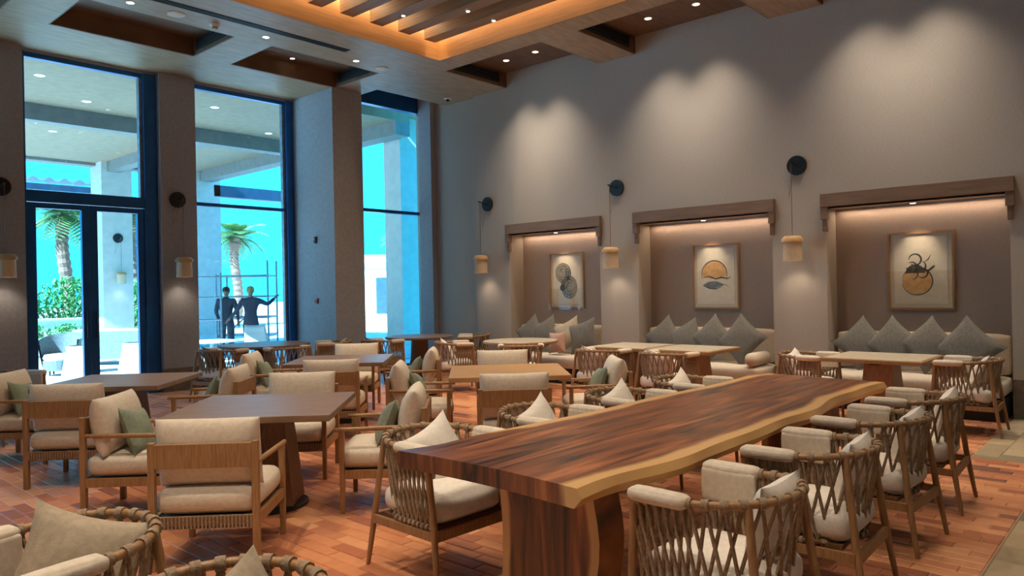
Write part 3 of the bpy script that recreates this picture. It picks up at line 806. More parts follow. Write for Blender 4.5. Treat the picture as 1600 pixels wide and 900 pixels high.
# ================================================================== furniture builders
def lounge_chair_proto():
    r = empty('lounge_chair')
    for sx_ in (-1, 1):
        MB().frustum(0.020, 0.020, 0, 0.019, 0.019, 0.735).xf(Matrix.Translation((sx_*0.292, -0.30, 0))).build('leg', OAK, r, bevel=0.004)
        MB().frustum(0.017, 0.017, 0, 0.019, 0.019, 0.585).xf(Matrix.Translation((sx_*0.292, 0.29, 0))).build('leg', OAK, r, bevel=0.004)
        MB().tube([(sx_*0.292, -0.30, 0.605), (sx_*0.296, 0.0, 0.600), (sx_*0.298, 0.34, 0.595)], [0.015, 0.017, 0.016], 12).build('armrest', OAK, r, smooth=True)
        MB().bx(sx_*0.292-0.014, sx_*0.292+0.014, -0.28, 0.27, 0.245, 0.305).build('side_rail', OAK, r)
    MB().bx(-0.275, 0.275, -0.315, -0.290, 0.585, 0.725).build('back_slat', OAK, r, bevel=0.004)
    for yy, nm in ((-0.30, 'rear_rail'), (0.285, 'front_rail')):
        rl_ = MB().bx(-0.275, 0.275, yy-0.013, yy+0.013, 0.255, 0.305).build(nm, OAKD, r)
        w = MB()
        for k in range(26):
            w.tube([(-0.265+0.0212*k, yy, 0.238), (-0.265+0.0212*k, yy, 0.308)], 0.0105, 6, flat=1.7)
        w.build('rope_wrap', ROPE, rl_, smooth=True, kind='stuff')
    MB().bx(-0.27, 0.27, -0.28, 0.27, 0.285, 0.30).build('seat_deck', ROPE, r)
    cushion_mb(0.57, 0.60, 0.15, 0.055, 0.018, c=(0, 0.01, 0.385)).build('seat_cushion', CUSH, r, smooth=True)
    bc = MB(); gg = {}; n = 16
    for sgn in (1, -1):
        for i in range(n+1):
            for j in range(n+1):
                if sgn < 0 and (i in (0, n) or j in (0, n)): gg[(sgn, i, j)] = gg[(1, i, j)]; continue
                u, v = math.sin(PI/2*(-1+2*i/n)), math.sin(PI/2*(-1+2*j/n))
                th = 0.095*max(0, 1-abs(u)**6)**0.5*max(0, 1-v*v)**0.45
                bc.v.append((0.30*u*(1-0.02*(1-v*v)), sgn*th, 0.205*v*(1-0.03*(1-u*u)))); gg[(sgn, i, j)] = len(bc.v)-1
        for i in range(n):
            for j in range(n):
                q = (gg[(sgn, i, j)], gg[(sgn, i+1, j)], gg[(sgn, i+1, j+1)], gg[(sgn, i, j+1)])
                bc.f.append(q if sgn < 0 else q[::-1])
    bc.xf(Matrix.Translation((0, -0.195, 0.655)) @ Matrix.Rotation(math.radians(9), 4, 'X'))
    bc.build('back_cushion', CUSH, r, smooth=True)
    return r

def rim_pt(u):
    """u in [0,1] along the rim from the left arm front round the back to the right arm front"""
    s = u*3.0
    if s < 0.8: return Vector((-0.30, 0.27-0.29*s/0.8, 0.700+0.03*s/0.8))
    if s > 2.2: q = (3.0-s)/0.8; return Vector((0.30, 0.27-0.29*q, 0.700+0.03*q))
    a = PI*(s-0.8)/1.4
    return Vector((-0.30*math.cos(a), -0.02-0.28*math.sin(a), 0.730+0.02*math.sin(a)))
def base_pt(u):
    s = u*3.0
    if s < 0.8: return Vector((-0.262, 0.245-0.265*s/0.8, 0.315))
    if s > 2.2: q = (3.0-s)/0.8; return Vector((0.262, 0.245-0.265*q, 0.315))
    a = PI*(s-0.8)/1.4
    return Vector((-0.262*math.cos(a), -0.02-0.205*math.sin(a), 0.315))
def rope_chair_proto():
    r = empty('rope_tub_chair')
    MB().tube([rim_pt(i/40) for i in range(41)], 0.016, 10).build('top_rail', OAK, r, smooth=True)
    MB().tube([base_pt(i/30) for i in range(31)], 0.014, 8).build('seat_ring', OAKD, r, smooth=True)
    for sx_ in (-1, 1):
        MB().tube([(sx_*0.298, 0.255, 0.70), (sx_*0.285, 0.285, 0.32), (sx_*0.285, 0.30, 0.0)], [0.017, 0.019, 0.013], 10).build('leg', OAK, r, smooth=True)
        MB().tube([(sx_*0.225, -0.215, 0.742), (sx_*0.262, -0.265, 0.32), (sx_*0.285, -0.315, 0.0)], [0.016, 0.019, 0.013], 10).build('leg', OAK, r, smooth=True)
        MB().bx(sx_*0.275-0.012, sx_*0.275+0.012, -0.265, 0.285, 0.255, 0.300).build('side_stretcher', OAK, r)
        pd = cushion_mb(0.085, 0.27, 0.055, 0.025, 0.004, c=(sx_*0.297, 0.135, 0.728)).build('arm_pad', CUSH, r, smooth=True)
        cushion_mb(0.03, 0.265, 0.15, 0.014, 0.003, c=(sx_*0.262, 0.135, 0.655)).build('arm_pad_flap', CUSH, pd, smooth=True)
    MB().bx(-0.262, 0.262, -0.283, -0.263, 0.245, 0.300).build('rear_stretcher', OAK, r)
    MB().bx(-0.275, 0.275, 0.275, 0.297, 0.255, 0.310).build('front_stretcher', OAK, r)
    MB().bx(-0.25, 0.25, -0.20, 0.26, 0.295, 0.318).build('seat_deck', OAKD, r)
    w = MB(); N = 27
    for i in range(N+1):
        u = i/N
        for d in (-1, 1):
            v = min(1, max(0, u+d*1.55/N))
            a, b = rim_pt(u), base_pt(v)
            off = Vector((a.x, a.y+0.02, 0)); off = off.normalized()*0.006*d if off.length else Vector()
            mid = (a+b)/2+off*1.2
            w.tube([a, a.lerp(mid, 0.5)+off*0.6, mid, mid.lerp(b, 0.5)+off*0.6, b], 0.0085, 5, caps=False)
    w.build('rope_lattice', ROPE, r, smooth=True, kind='stuff')
    w = MB()
    for i in range(N+1):
        u = i/N
        a, b = rim_pt(max(0, u-0.008)), rim_pt(min(1, u+0.008))
        if u > 0.008 and u < 0.992: w.tube([a, b], 0.0235, 9)
        a, b = base_pt(max(0, u-0.009)), base_pt(min(1, u+0.009))
        w.tube([a, b], 0.020, 7)
    w.build('rope_wraps', ROPE, r, smooth=True, kind='stuff')
    cushion_mb(0.49, 0.50, 0.15, 0.06, 0.02, c=(0, 0.02, 0.395)).build('seat_cushion', WHITEC, r, smooth=True)
    return r

def square_table(label, loc, rz, w, d, top, edge, grp, z=0.75, th=0.045, inlay=False):
    t = empty('dining_table', (loc[0], loc[1], 0), rz); tag(t, label, 'table', grp)
    if inlay:
        tp_ = MB().bx(-w/2, w/2, -d/2, d/2, z-th, z-0.006).build('tabletop', edge, t, bevel=0.004)
        MB().bx(-w/2+0.03, w/2-0.03, -d/2+0.03, d/2-0.03, z-0.006, z).build('stone_inlay', top, tp_)
    else:
        MB().bx(-w/2, w/2, -d/2, d/2, z-th, z).build('tabletop', top, t, bevel=0.004)
    MB().frustum(0.235, 0.19, 0.03, 0.165, 0.14, z-th).build('pedestal', edge, t, bevel=0.006)
    MB().bx(-0.30, 0.30, -0.05, 0.05, z-th-0.03, z-th).bx(-0.05, 0.05, -0.30, 0.30, z-th-0.03, z-th).build('bracket', BASEM, t)
    MB().lathe([(0.30, 0), (0.30, 0.018), (0.27, 0.03), (0.0005, 0.03)], 32).build('base_plate', BASEM, t, smooth=True)
    return t
def round_table(label, loc, r, top, edge, grp=None, z=0.75, tiles=False):
    t = empty('round_table', (loc[0], loc[1], 0)); tag(t, label, 'table', grp)
    tt = MB().lathe([(0.0005, z-0.04), (r-0.02, z-0.04), (r, z-0.028), (r, z-0.006), (r-0.006, z)], 48).build('tabletop', edge, t, smooth=True)
    MB().lathe([(0.0005, z+0.002), (r-0.02, z+0.002), (r-0.012, z-0.002)][::-1], 48).build('top_surface', top, tt)
    MB().lathe([(0.24, 0.03), (0.17, 0.35), (0.15, z-0.04)], 28).build('pedestal', OAKD, t, smooth=True)
    MB().lathe([(0.32, 0), (0.32, 0.018), (0.28, 0.03), (0.0005, 0.03)], 32).build('base_plate', BASEM, t, smooth=True)
    return t

# ================================================================== live edge table
SX0, SX1, SZT, STH = 2.38, 6.52, 0.77, 0.085
def yl(x): # far (north) live edge
    u = (x-SX0)/(SX1-SX0)
    return 2.86+0.035*math.sin(5.2*u+0.6)+0.02*math.sin(13*u)+0.06*max(0, u-0.55)*math.sin(9*u) - (0.10*(u-0.93)/0.07 if u > 0.93 else 0) + (0.08*(1-u/0.06) if u < 0.06 else 0)
def yr(x): # near (south) live edge
    u = (x-SX0)/(SX1-SX0)
    return 1.76+0.025*math.sin(7*u+2.0)+0.018*math.sin(17*u+1)+0.012*math.sin(29*u)
st_ = empty('live_edge_table', (0, 0, 0)); tag(st_, 'long live-edge slab table with glossy dark heartwood and pale sapwood edges', 'table')
NXS, NYS = 90, 26
mb = MB(); sap = []
def slabx(i, y):
    u = i/NXS
    return SX0+(SX1-SX0)*u + (0.05*math.sin(2.2*(y-1.76))*(1-u)**8) - 0.12*(u**10)*((2.86-y)/1.1)
for lay in (0, 1):
    for i in range(NXS+1):
        x = SX0+(SX1-SX0)*i/NXS
        a, b = yr(x), yl(x)
        for j in range(NYS+1):
            v = j/NYS
            # top overhangs less than the bulging live edge
            if lay == 0: y = a+0.012+(b-a-0.024)*v
            else: y = a+0.03+(b-a-0.06)*v
            mb.v.append((slabx(i, y), y, SZT if lay == 0 else SZT-STH))
            dist = min(y-a, b-y)
            if b-y < y-a: dist += 0.25*max(0, 1-(i/NXS)/0.22)
            sap.append(max(0, 1-dist/0.22)*0.95)
K = (NXS+1)*(NYS+1)
for i in range(NXS):
    for j in range(NYS):
        p = i*(NYS+1)+j
        mb.f.append((p, p+NYS+1, p+NYS+2, p+1)); mb.f.append((K+p, K+p+1, K+p+NYS+2, K+p+NYS+1))
# live edges with a bulge
for side, j in ((0, 0), (1, NYS)):
    base = len(mb.v)
    for i in range(NXS+1):
        x = SX0+(SX1-SX0)*i/NXS
        y = yr(x)-0.010-0.004*math.sin(11*x) if side == 0 else yl(x)+0.010+0.004*math.sin(9*x)
        mb.v.append((slabx(i, y), y, SZT-STH*0.45)); sap.append(1.0 if side == 0 or i > NXS*0.2 else 0.1)
    for i in range(NXS):
        t0, t1 = i*(NYS+1)+j, (i+1)*(NYS+1)+j
        q = [(t0, base+i, base+i+1, t1), (base+i, K+t0, K+t1, base+i+1)]
        mb.f += q if side == 1 else [f[::-1] for f in q]
for i in (0, NXS):
    for j in range(NYS):
        p = i*(NYS+1)+j
        f = (p, p+1, K+p+1, K+p)
        mb.f.append(f if i == 0 else f[::-1])
    e = len(mb.v)-2*(NXS+1)
    a = i*(NYS+1); b = a+NYS
    mb.f.append((a, K+a, e+i)); mb.f.append((b, e+NXS+1+i, K+b))
so_ = mb.build('tabletop', SLABW, st_)
at = so_.data.attributes.new('sap', 'FLOAT', 'POINT'); at.data.foreach_set('value', sap)
for xc in (2.82, 5.92):
    lm = MB(); ls_ = []
    NV, NZ = 16, 8
    for face in (0, 1):
        for iz in range(NZ+1):
            z = (SZT-STH)*iz/NZ
            y0 = 1.975+0.02*math.sin(5*z+xc)+0.012*math.sin(11*z); y1 = 2.53+0.02*math.sin(4*z+2*xc)+0.014*math.sin(9*z+1)
            for iv in range(NV+1):
                y = y0+(y1-y0)*iv/NV
                lm.v.append((xc+(-0.10 if face == 0 else 0.10), y, z)); d = min(y-y0, y1-y); ls_.append(max(0, 1-d/0.11)*0.95)
    k2 = (NZ+1)*(NV+1)
    for iz in range(NZ):
        for iv in range(NV):
            p = iz*(NV+1)+iv
            lm.f.append((p, p+NV+1, p+NV+2, p+1)); lm.f.append((k2+p, k2+p+1, k2+p+NV+2, k2+p+NV+1))
        for iv in (0, NV):
            p = iz*(NV+1)+iv; q = p+NV+1; b_ = len(lm.v)
            lm.v += [lm.v[p], lm.v[k2+p], lm.v[k2+q], lm.v[q]]; ls_ += [0.1]*4
            f = (b_, b_+1, b_+2, b_+3); lm.f.append(f if iv == 0 else f[::-1])
    lm.f.append(tuple(range(0, NV+1)) + tuple(range(k2+NV, k2-1, -1)))
    lo_ = lm.build('slab_leg', SLABW, st_)
    at = lo_.data.attributes.new('sap', 'FLOAT', 'POINT'); at.data.foreach_set('value', ls_)

# ================================================================== square tables with lounge chairs (grid turned 45 degrees)
c45 = math.sqrt(0.5)
def TS(t, s): return ((t+s)*c45, (t-s)*c45)
LC = None
def lounge(label, t, s, face, grp, drz=0.0):
    global LC
    if LC is None: LC = lounge_chair_proto(); o = LC
    else: o = copy_tree(LC)
    rz = {'+t': -45, '-t': 135, '+s': -135, '-s': 45}[face]
    x, y = TS(t, s)
    o.location = (x, y, 0); o.rotation_euler = (0, 0, math.radians(rz+drz))
    tag(o, label, 'chair', grp)
    return o
SETS = [('front', (5.65, -1.555), TABLET, OAKD, 'walnut-topped square table nearest the camera on the left', ('+t', '+s', '-s', '-t')),
        ('centre', (7.55, 0.35), TABLEO, OAKD, 'honey oak square table behind the middle of the live-edge table', ('+t', '+s', '-s', '-t')),
        ('middle', (9.28, -1.62), TABLET, OAKD, 'greyish square table in the back row before the round window table', ('+t', '+s', '-s', '-t')),
        ('door', (7.58, -3.48), TABLET, OAKD, 'dark square table in front of the terrace doors', ('+t', '+s', '-s'))]
WHERE = {'front': 'the nearest walnut table', 'centre': 'the honey oak table', 'middle': 'the greyish back-row table', 'door': 'the dark table by the doors'}
SIDE = {'+t': 'on the camera side of', '-t': 'on the far side of', '+s': 'on the left of', '-s': 'on the right of'}
OFF = {'+t': (-0.99, 0), '-t': (0.99, 0), '+s': (0, -0.88), '-s': (0, 0.90)}
for nm, (t0, s0), tm, em, lb, faces in SETS:
    x, y = TS(t0, s0)
    square_table(lb, (x, y), math.radians(-45), 1.16, 1.14, tm, em, 'square dining tables')
    for f in faces:
        dt, ds = OFF[f]
        if nm == 'middle' and f == '+t': ds += 0.10
        if nm == 'door' and f == '+t': ds += 0.08; dt += 0.05
        lounge('cream lounge chair %s %s' % (SIDE[f], WHERE[nm]), t0+dt, s0+ds, f, 'lounge chairs')
        if f in ('+s', '-s'):
            sg = 1 if f == '+s' else -1
            # sage pillow standing on the seat against the back cushion
            px, py = TS(t0+dt-(0.08 if f == '+s' else 0.05), s0+ds+sg*(-0.01))
            pillow('sage pillow on the lounge chair %s %s' % (SIDE[f], WHERE[nm]), SAGE, (px, py, 0.595), math.radians(-135 if f == '+s' else 45), math.radians(22), math.radians(-9*sg), 0.36, 'sage pillows', 0.14)

# ================================================================== rope tub chairs
RC = None
def tub(label, x, y, facing, grp, pil=None, pm=None, side=0.0, pz=0.60, roll=14.0, lean=28.0, pw_=0.40, py_=-0.10):
    """facing: direction in degrees (world, ccw from +x) the sitter looks"""
    global RC
    if RC is None: RC = rope_chair_proto(); o = RC
    else: o = copy_tree(RC)
    rz = math.radians(facing-90)
    o.location = (x, y, 0); o.rotation_euler = (0, 0, rz)
    tag(o, label, 'chair', grp)
    if pil:
        R = Matrix.Rotation(rz, 3, 'Z')
        v = R @ Vector((side, py_, pz))
        pillow(pil, pm or WHITEC, (x+v.x, y+v.y, v.z), rz, math.radians(lean), math.radians(roll+4*math.sin(x*7)), pw_, 'tub chair pillows', 0.14)
    return o
ORD = ['nearest', 'second', 'third', 'farthest']
for k, x in enumerate((2.90, 3.92, 4.95, 5.95)):
    tub('rope tub chair on the right side of the live-edge table, %s from the camera' % ORD[k], x, 1.42, 90+(2 if k % 2 else -3), 'tub chairs at the live-edge table',
        'white pillow in the %s tub chair right of the live-edge table' % ORD[k], side=0.08, pz=0.625, roll=-7, lean=14, pw_=0.34, py_=-0.165)
for k, x in enumerate((2.90, 3.88, 4.86, 5.86)):
    tub('rope tub chair on the left side of the live-edge table, %s from the camera' % ORD[k], x, 3.19, 270+(3 if k % 2 else -2), 'tub chairs at the live-edge table',
        'white pillow in the %s tub chair left of the live-edge table' % ORD[k], side=-0.09, pz=0.605, roll=17, lean=22)
tub('rope tub chair cut off at the lower left corner', 0.85, 2.88, 189, 'foreground tub chairs')
pillow('beige pillow in the tub chair at the lower left corner', TAUPE, (0.91, 2.90, 0.61), math.radians(150), math.radians(22), math.radians(-17), 0.43, 'tub chair pillows')
tub('rope tub chair rim cut off at the bottom edge, left of centre', 0.94, 1.96, 203, 'foreground tub chairs')
pillow('beige pillow tip at the bottom edge, in the cut-off tub chair', TAUPE, (1.04, 2.03, 0.55), math.radians(150), math.radians(18), math.radians(34), 0.42, 'tub chair pillows')
# niche tables and their chairs
square_table('cream-topped square table at the middle niche, farther from the camera', (8.86, 5.70), 0, 0.92, 0.92, STONE, OAK, 'niche tables', inlay=True)
square_table('cream-topped square table at the middle niche, nearer the camera', (8.86, 4.76), 0, 0.92, 0.92, STONE, OAK, 'niche tables', inlay=True)
square_table('cream-topped square table at the right niche', (8.84, 2.45), 0, 0.94, 1.02, STONE, OAK, 'niche tables', inlay=True)
tub('rope tub chair with its back to the camera at the far middle-niche table', 8.10, 5.72, 0, 'niche tub chairs', 'white pillow in the tub chair at the far middle-niche table')
tub('rope tub chair with its back to the camera at the near middle-niche table', 8.10, 4.74, -4, 'niche tub chairs', 'white pillow in the tub chair at the near middle-niche table')
tub('rope tub chair on the right of the right-niche table', 8.92, 1.64, 92, 'niche tub chairs', 'white pillow in the tub chair right of the right-niche table')
tub('rope tub chair on the left of the right-niche table', 8.74, 3.24, 268, 'niche tub chairs', 'white pillow in the tub chair left of the right-niche table')
# round tables
round_table('round cream-topped table in front of the left niche', (8.88, 7.80), 0.60, STONE, OAK, 'round tables')
tub('rope tub chair before the round niche table, back to the camera', 8.16, 7.16, 42, 'round table chairs')
tub('rope tub chair on the window side of the round niche table', 8.12, 8.52, -38, 'round table chairs', 'white pillow in the tub chair on the window side of the round niche table')
round_table('dark round table in front of the corner window', (8.90, 10.25), 0.62, TABLET, OAKD, 'round tables')
tub('rope tub chair left of the dark corner-window table', 7.93, 10.15, 0, 'round table chairs', 'grey pillow in the tub chair left of the corner-window table', GREY)
tub('rope tub chair right of the dark corner-window table, by the wall', 9.58, 9.57, 135, 'round table chairs', 'grey pillow in the tub chair by the wall near the corner window', GREY)
round_table('dark round table in front of the palm-view window', (6.35, 11.15), 0.72, TABLET, OAKD, 'round tables')
tub('rope tub chair left of the palm-window round table', 5.36, 10.72, 20, 'round table chairs', 'grey pillow in the tub chair left of the palm-window table', GREY)
tub('rope tub chair before the palm-window round table', 6.18, 10.10, 82, 'round table chairs')
tub('rope tub chair right of the palm-window round table', 7.26, 10.56, 150, 'round table chairs', 'taupe pillow in the tub chair right of the palm-window table', TAUPE)
tub('rope tub chair by the pier at the left edge, behind the lounge chairs', 2.35, 9.72, -60, 'round table chairs', 'grey pillow in the tub chair by the left pier', GREY)

# ================================================================== outside: terrace
struct(MB().bx(-30, 90, 12.75, 120, -0.25, -0.01).build('ground', CONC), 'pale paved terrace and ground outside', 'ground')
tr = MB().bx(2.4, 10.9, 12.75, 22.9, 5.32, 5.55).bx(10.9, 11.9, 12.75, 15.0, 5.62, 5.8).build('terrace_roof', TROOF)
struct(tr, 'flat pale terrace roof with recessed lights', 'roof')
for (x0, x1, y0, y1, z0) in ((2.4, 10.9, 16.3, 16.6, 5.0), (2.4, 10.9, 22.5, 22.9, 5.24), (7.9, 8.25, 16.6, 22.5, 5.05), (10.5, 10.9, 12.75, 22.5, 5.02)):
    MB().bx(x0, x1, y0, y1, z0, 5.318).build('beam', TBEAM, tr)
for k, (x, y, w) in enumerate(((8.15, 22.5, 0.8), (10.75, 22.45, 0.8), (4.4, 22.5, 0.8))):
    o = empty('terrace_column', (x, y, 0)); tag(o, ['plaster terrace column with a wall lamp seen through the right door leaf', 'plaster terrace column at the left of the palm window', 'plaster terrace column far left of the terrace'][k], 'column', 'terrace columns')
    MB().bx(-w/2, w/2, -w/2, w/2, 0, 5.32).build('shaft', TERR, o); MB().bx(-w/2-0.03, w/2+0.03, -w/2-0.03, w/2+0.03, 0, 0.35).build('plinth', CONC, o)
o = empty('terrace_column', (11.40, 13.7, 0)); tag(o, 'pale terrace column outside the corner window', 'column', 'terrace columns')
MB().bx(-0.25, 0.25, -0.3, 0.3, 0, 5.62).build('shaft', TERR, o); MB().bx(-0.27, 0.27, -0.32, 0.32, 0, 0.3).build('plinth', CONC, o)
sconce('cord wall lamp on the terrace column outside the doors', (8.15, 22.1, 3.2), 0.0)
for k, (x, y) in enumerate(((4.05, 14.2), (5.2, 15.5), (6.6, 17.6), (5.6, 18.8), (7.15, 14.3), (9.2, 15.8))):
    downlight(['terrace downlight at the top left of the door transom', 'terrace downlight on the shaded side of the beam', 'terrace downlight just past the beam', 'terrace downlight farthest along the transom view', 'terrace downlight at the top of the palm window', 'terrace downlight at the right of the palm window'][k], x, y, 5.32, 0, r=0.09, group='terrace downlights')
# ribbed canopy beyond the terrace
o = empty('ribbed_canopy', (6.6, 25.2, 0)); tag(o, 'low ribbed metal canopy beyond the terrace', 'canopy')
vs, fs = [], []
for i in range(61):
    x = -3.2+5.2*i/60; z = 5.0+0.07*math.sin(i*1.35)
    vs += [(x, -0.9, z), (x, 1.4, z+0.25)]
MB().add(vs, [(2*i, 2*i+1, 2*i+3, 2*i+2) for i in range(60)]).build('ribbed_sheet', CANOPY, o)
MB().bx(-3.2, 2.0, -0.95, -0.85, 4.68, 4.86).build('front_beam', CANOPY, o)
for x in (-3.0, 1.85): MB().bx(x-0.07, x+0.07, -0.95, -0.81, 0, 4.7).build('post', CANOPY, o)
pg = empty('pergola_frame', (10.75, 22.2, 0)); tag(pg, 'dark pergola beam on a post right of the terrace column', 'pergola')
MB().bx(0.2, 5.4, -0.15, 0.15, 4.60, 4.95).build('beam', CANOPY, pg); MB().bx(5.2, 5.4, -0.1, 0.1, 0, 4.6).build('post', CANOPY, pg)
# white house, planter wall, hedges
hb = empty('white_house', (26.2, 36, 0), math.radians(-35)); tag(hb, 'sunlit flat-roofed white house behind the workers', 'building')
MB().bx(-3, 4, 0, 5, 0, 3.25).build('wall', WBUILD, hb); MB().bx(-3.3, 4.3, -0.4, 5.3, 3.25, 3.7).build('parapet', WBUILD, hb)
for k in range(2):
    wd = MB().bx(-1.9+3.2*k, -0.7+3.2*k, -0.03, 0.0, 0.2, 2.4).build('window', TBEAM, hb); MB().bx(-1.85+3.2*k, -0.75+3.2*k, -0.045, -0.03, 0.25, 2.35).build('pane', CANOPY, wd)
hb = empty('white_house', (33.5, 29.0, 0), math.radians(-38)); tag(hb, 'tall pale wing of a building outside the corner window', 'building')
MB().bx(-2, 6, 0, 5, 0, 5.4).build('wall', WBUILD, hb); MB().bx(-2.2, 6.2, -0.2, 5.2, 5.4, 5.7).build('parapet', WBUILD, hb)
for k in range(3):
    wd = MB().bx(-1.3+2.4*k, -0.2+2.4*k, -0.03, 0, 0.6, 3.0).build('window', TBEAM, hb); MB().bx(-1.25+2.4*k, -0.25+2.4*k, -0.04, -0.03, 0.65, 2.95).build('pane', CANOPY, wd)
o = empty('planter_wall', (9.0, 30, 0)); tag(o, 'low white planter wall beyond the terrace', 'planter')
MB().bx(-6, 2.5, 0, 0.3, 0, 0.75).build('wall', WBUILD, o); MB().bx(-6.05, 2.55, -0.05, 0.35, 0.75, 0.82).build('coping', WBUILD, o)
def leaf_mass(mb, c, rad, n, size, rnd):
    for _ in range(n):
        while True:
            p = Vector((rnd.uniform(-1, 1), rnd.uniform(-1, 1), rnd.uniform(-1, 1)))
            if 0.25 < p.length < 1: break
        p = Vector((c[0]+p.x*rad[0], c[1]+p.y*rad[1], c[2]+p.z*rad[2]))
        R = Matrix.Rotation(rnd.uniform(0, 6.3), 3, 'Z') @ Matrix.Rotation(rnd.uniform(-1.2, 1.2), 3, 'X')
        s = size*rnd.uniform(0.6, 1.3)
        mb.add([p+R @ Vector(q)*s for q in ((0, -1, 0), (0.42, 0, 0.1), (0, 1, 0), (-0.42, 0, 0.1))], [(0, 1, 2, 3)])
for k, (x, y, rx, rz_) in enumerate(((8.0, 32.4, 1.15, 1.1), (10.4, 33.2, 1.25, 1.25), (12.7, 32.2, 1.1, 1.1), (15.2, 33.0, 1.4, 1.3), (5.7, 33.0, 1.15, 1.2))):
    o = empty('leafy_bush', (x, y, 0)); tag(o, ['round green bush behind the planter, left of the palm trunk', 'round green bush at the foot of the near palm', 'green bush beside the terrace column', 'green bush seen right of the terrace column', 'green bush at the far left of the planter'][k], 'bush', 'bushes beyond the planter')
    m_ = MB(); leaf_mass(m_, (0, 0, 1.15), (rx, 1.0, rz_), 1400, 0.14, random.Random(k))
    m_.build('foliage', BUSH, o, kind='stuff')
    st2 = MB()
    for q in range(5): st2.tube([(0.1*math.cos(q), 0.1*math.sin(q), 0), (0.5*math.cos(q*1.3), 0.4*math.sin(q*1.3), 1.2)], [0.03, 0.012], 6)
    st2.build('stems', TRUNK, o)
for k in range(5):
    o = empty('hedge_clump', (5.6+1.15*k, 29.3, 0)); tag(o, 'low clump of hedge in front of the white planter, %s from the left' % ['first', 'second', 'third', 'fourth', 'fifth'][k], 'hedge', 'hedge before the planter')
    m_ = MB(); leaf_mass(m_, (0, 0, 0.32), (0.62, 0.35, 0.34), 420, 0.09, random.Random(50+k)); m_.build('foliage', BUSH, o, kind='stuff')
    MB().cyl((0, 0, 0), (0, 0, 0.3), 0.03, 0.02, 6).build('stem', TRUNK, o)
# palms
frond_mesh = None
def palm(label, x, y, h, cr, nf, seed):
    global frond_mesh
    rnd = random.Random(seed)
    t = empty('palm_tree', (x, y, 0)); tag(t, label, 'palm tree', 'palms')
    pts, rs = [], []
    for i in range(30):
        z = h*i/29
        pts.append((0.12*math.sin(i*0.22), 0.05*math.sin(i*0.3), z)); rs.append(0.27+0.05*(i % 2)-0.04*i/29+(0.08 if i > 25 else 0))
    MB().tube(pts, rs, 12).build('trunk', TRUNK, t, smooth=False)
    if frond_mesh is None:
        f = MB(); sp = []
        for i in range(15):
            u = i/14
            sp.append(Vector((u*1.0, 0, 0.45*u-0.85*u*u)))
        f.tube(sp, [0.02*(1-0.8*i/14) for i in range(15)], 5)
        for i in range(2, 15):
            for sd_ in (-1, 1):
                L = 0.42*math.sin(PI*min(1, (i+1)/16))+0.08
                p = sp[i]; d = Vector((0.45, sd_*0.9, -0.30)).normalized()*L
                f.add([p+Vector((-0.03, 0, 0)), p+Vector((0.03, 0, 0)), p+d+Vector((0.015, 0, 0)), p+d*0.6+Vector((-0.035, 0, 0.01))], [(0, 1, 2, 3)])
        frond_mesh = f.build('frond', LEAF, t); fo_ = frond_mesh; first = True
    else: first = False
    for k in range(nf):
        if first and k == 0: fr = frond_mesh
        else: fr = frond_mesh.copy(); COL.objects.link(fr); fr.parent = t
        el = rnd.uniform(-0.5, 0.9)
        fr.location = (0.12*math.sin(29*0.22), 0, h-0.05)
        fr.rotation_euler = (0, -el, 2*PI*k/nf+rnd.uniform(-0.2, 0.2))
        s = cr*rnd.uniform(0.8, 1.15); fr.scale = (s, s, s)
    return t
def at_px(px, depth):
    d = CF*depth + CR*((px-800)/1160.85*depth)
    return d.x, d.y
x, y = at_px(103, 34); palm('tall palm seen through the left door leaf', x, y, 5.35, 1.7, 30, 1)
x, y = at_px(209, 33); palm('palm half hidden behind the terrace column', x, y, 5.0, 1.6, 26, 2)
x, y = at_px(370, 46); palm('palm behind the two workers', x, y, 5.0, 1.55, 28, 3)
x, y = at_px(652, 40); palm('palm glimpsed at the right of the corner window', x, y, 4.4, 1.6, 22, 4)

# scaffold tower
x, y = at_px(378, 19.6)
o = empty('scaffold_tower', (x, y, 0), math.radians(-48)); tag(o, 'steel scaffold tower beside the two workers', 'scaffold')
for sx_ in (-0.68, 0.68):
    for sy_ in (0, 0.75):
        MB().cyl((sx_, sy_, 0), (sx_, sy_, 2.45 if sx_ > 0 else 2.1), 0.025, n=8).build('upright', STEEL, o)
    for z in (0.45, 0.95, 1.5, 2.05): MB().cyl((sx_, 0, z), (sx_, 0.75, z), 0.02, n=8).build('rung', STEEL, o)
for z in (0.95, 1.5, 2.05):
    for sy_ in (0, 0.75): MB().cyl((-0.68, sy_, z), (0.68, sy_, z), 0.022, n=8).build('ledger', STEEL, o)
MB().cyl((-0.68, 0, 0.3), (0.1, 0, 0.98), 0.02, n=8).build('brace', STEEL, o)
MB().bx(-0.68, 0.68, 0.05, 0.7, 0.46, 0.50).build('platform', STEEL, o)
for k, px in enumerate((305,)):
    x, y = at_px(316, 18.2)
    o = empty('scaffold_ladder', (x, y, 0), math.radians(-48)); tag(o, 'pale scaffold frame standing left of the workers', 'scaffold')
    for sx_ in (-0.3, 0.45): MB().cyl((sx_, 0, 0), (sx_, 0, 2.1), 0.025, n=8).build('upright', STEEL, o)
    for z in (0.4, 0.95, 1.5, 2.0): MB().cyl((-0.3, 0, z), (0.45, 0, z), 0.02, n=8).build('rung', STEEL, o)

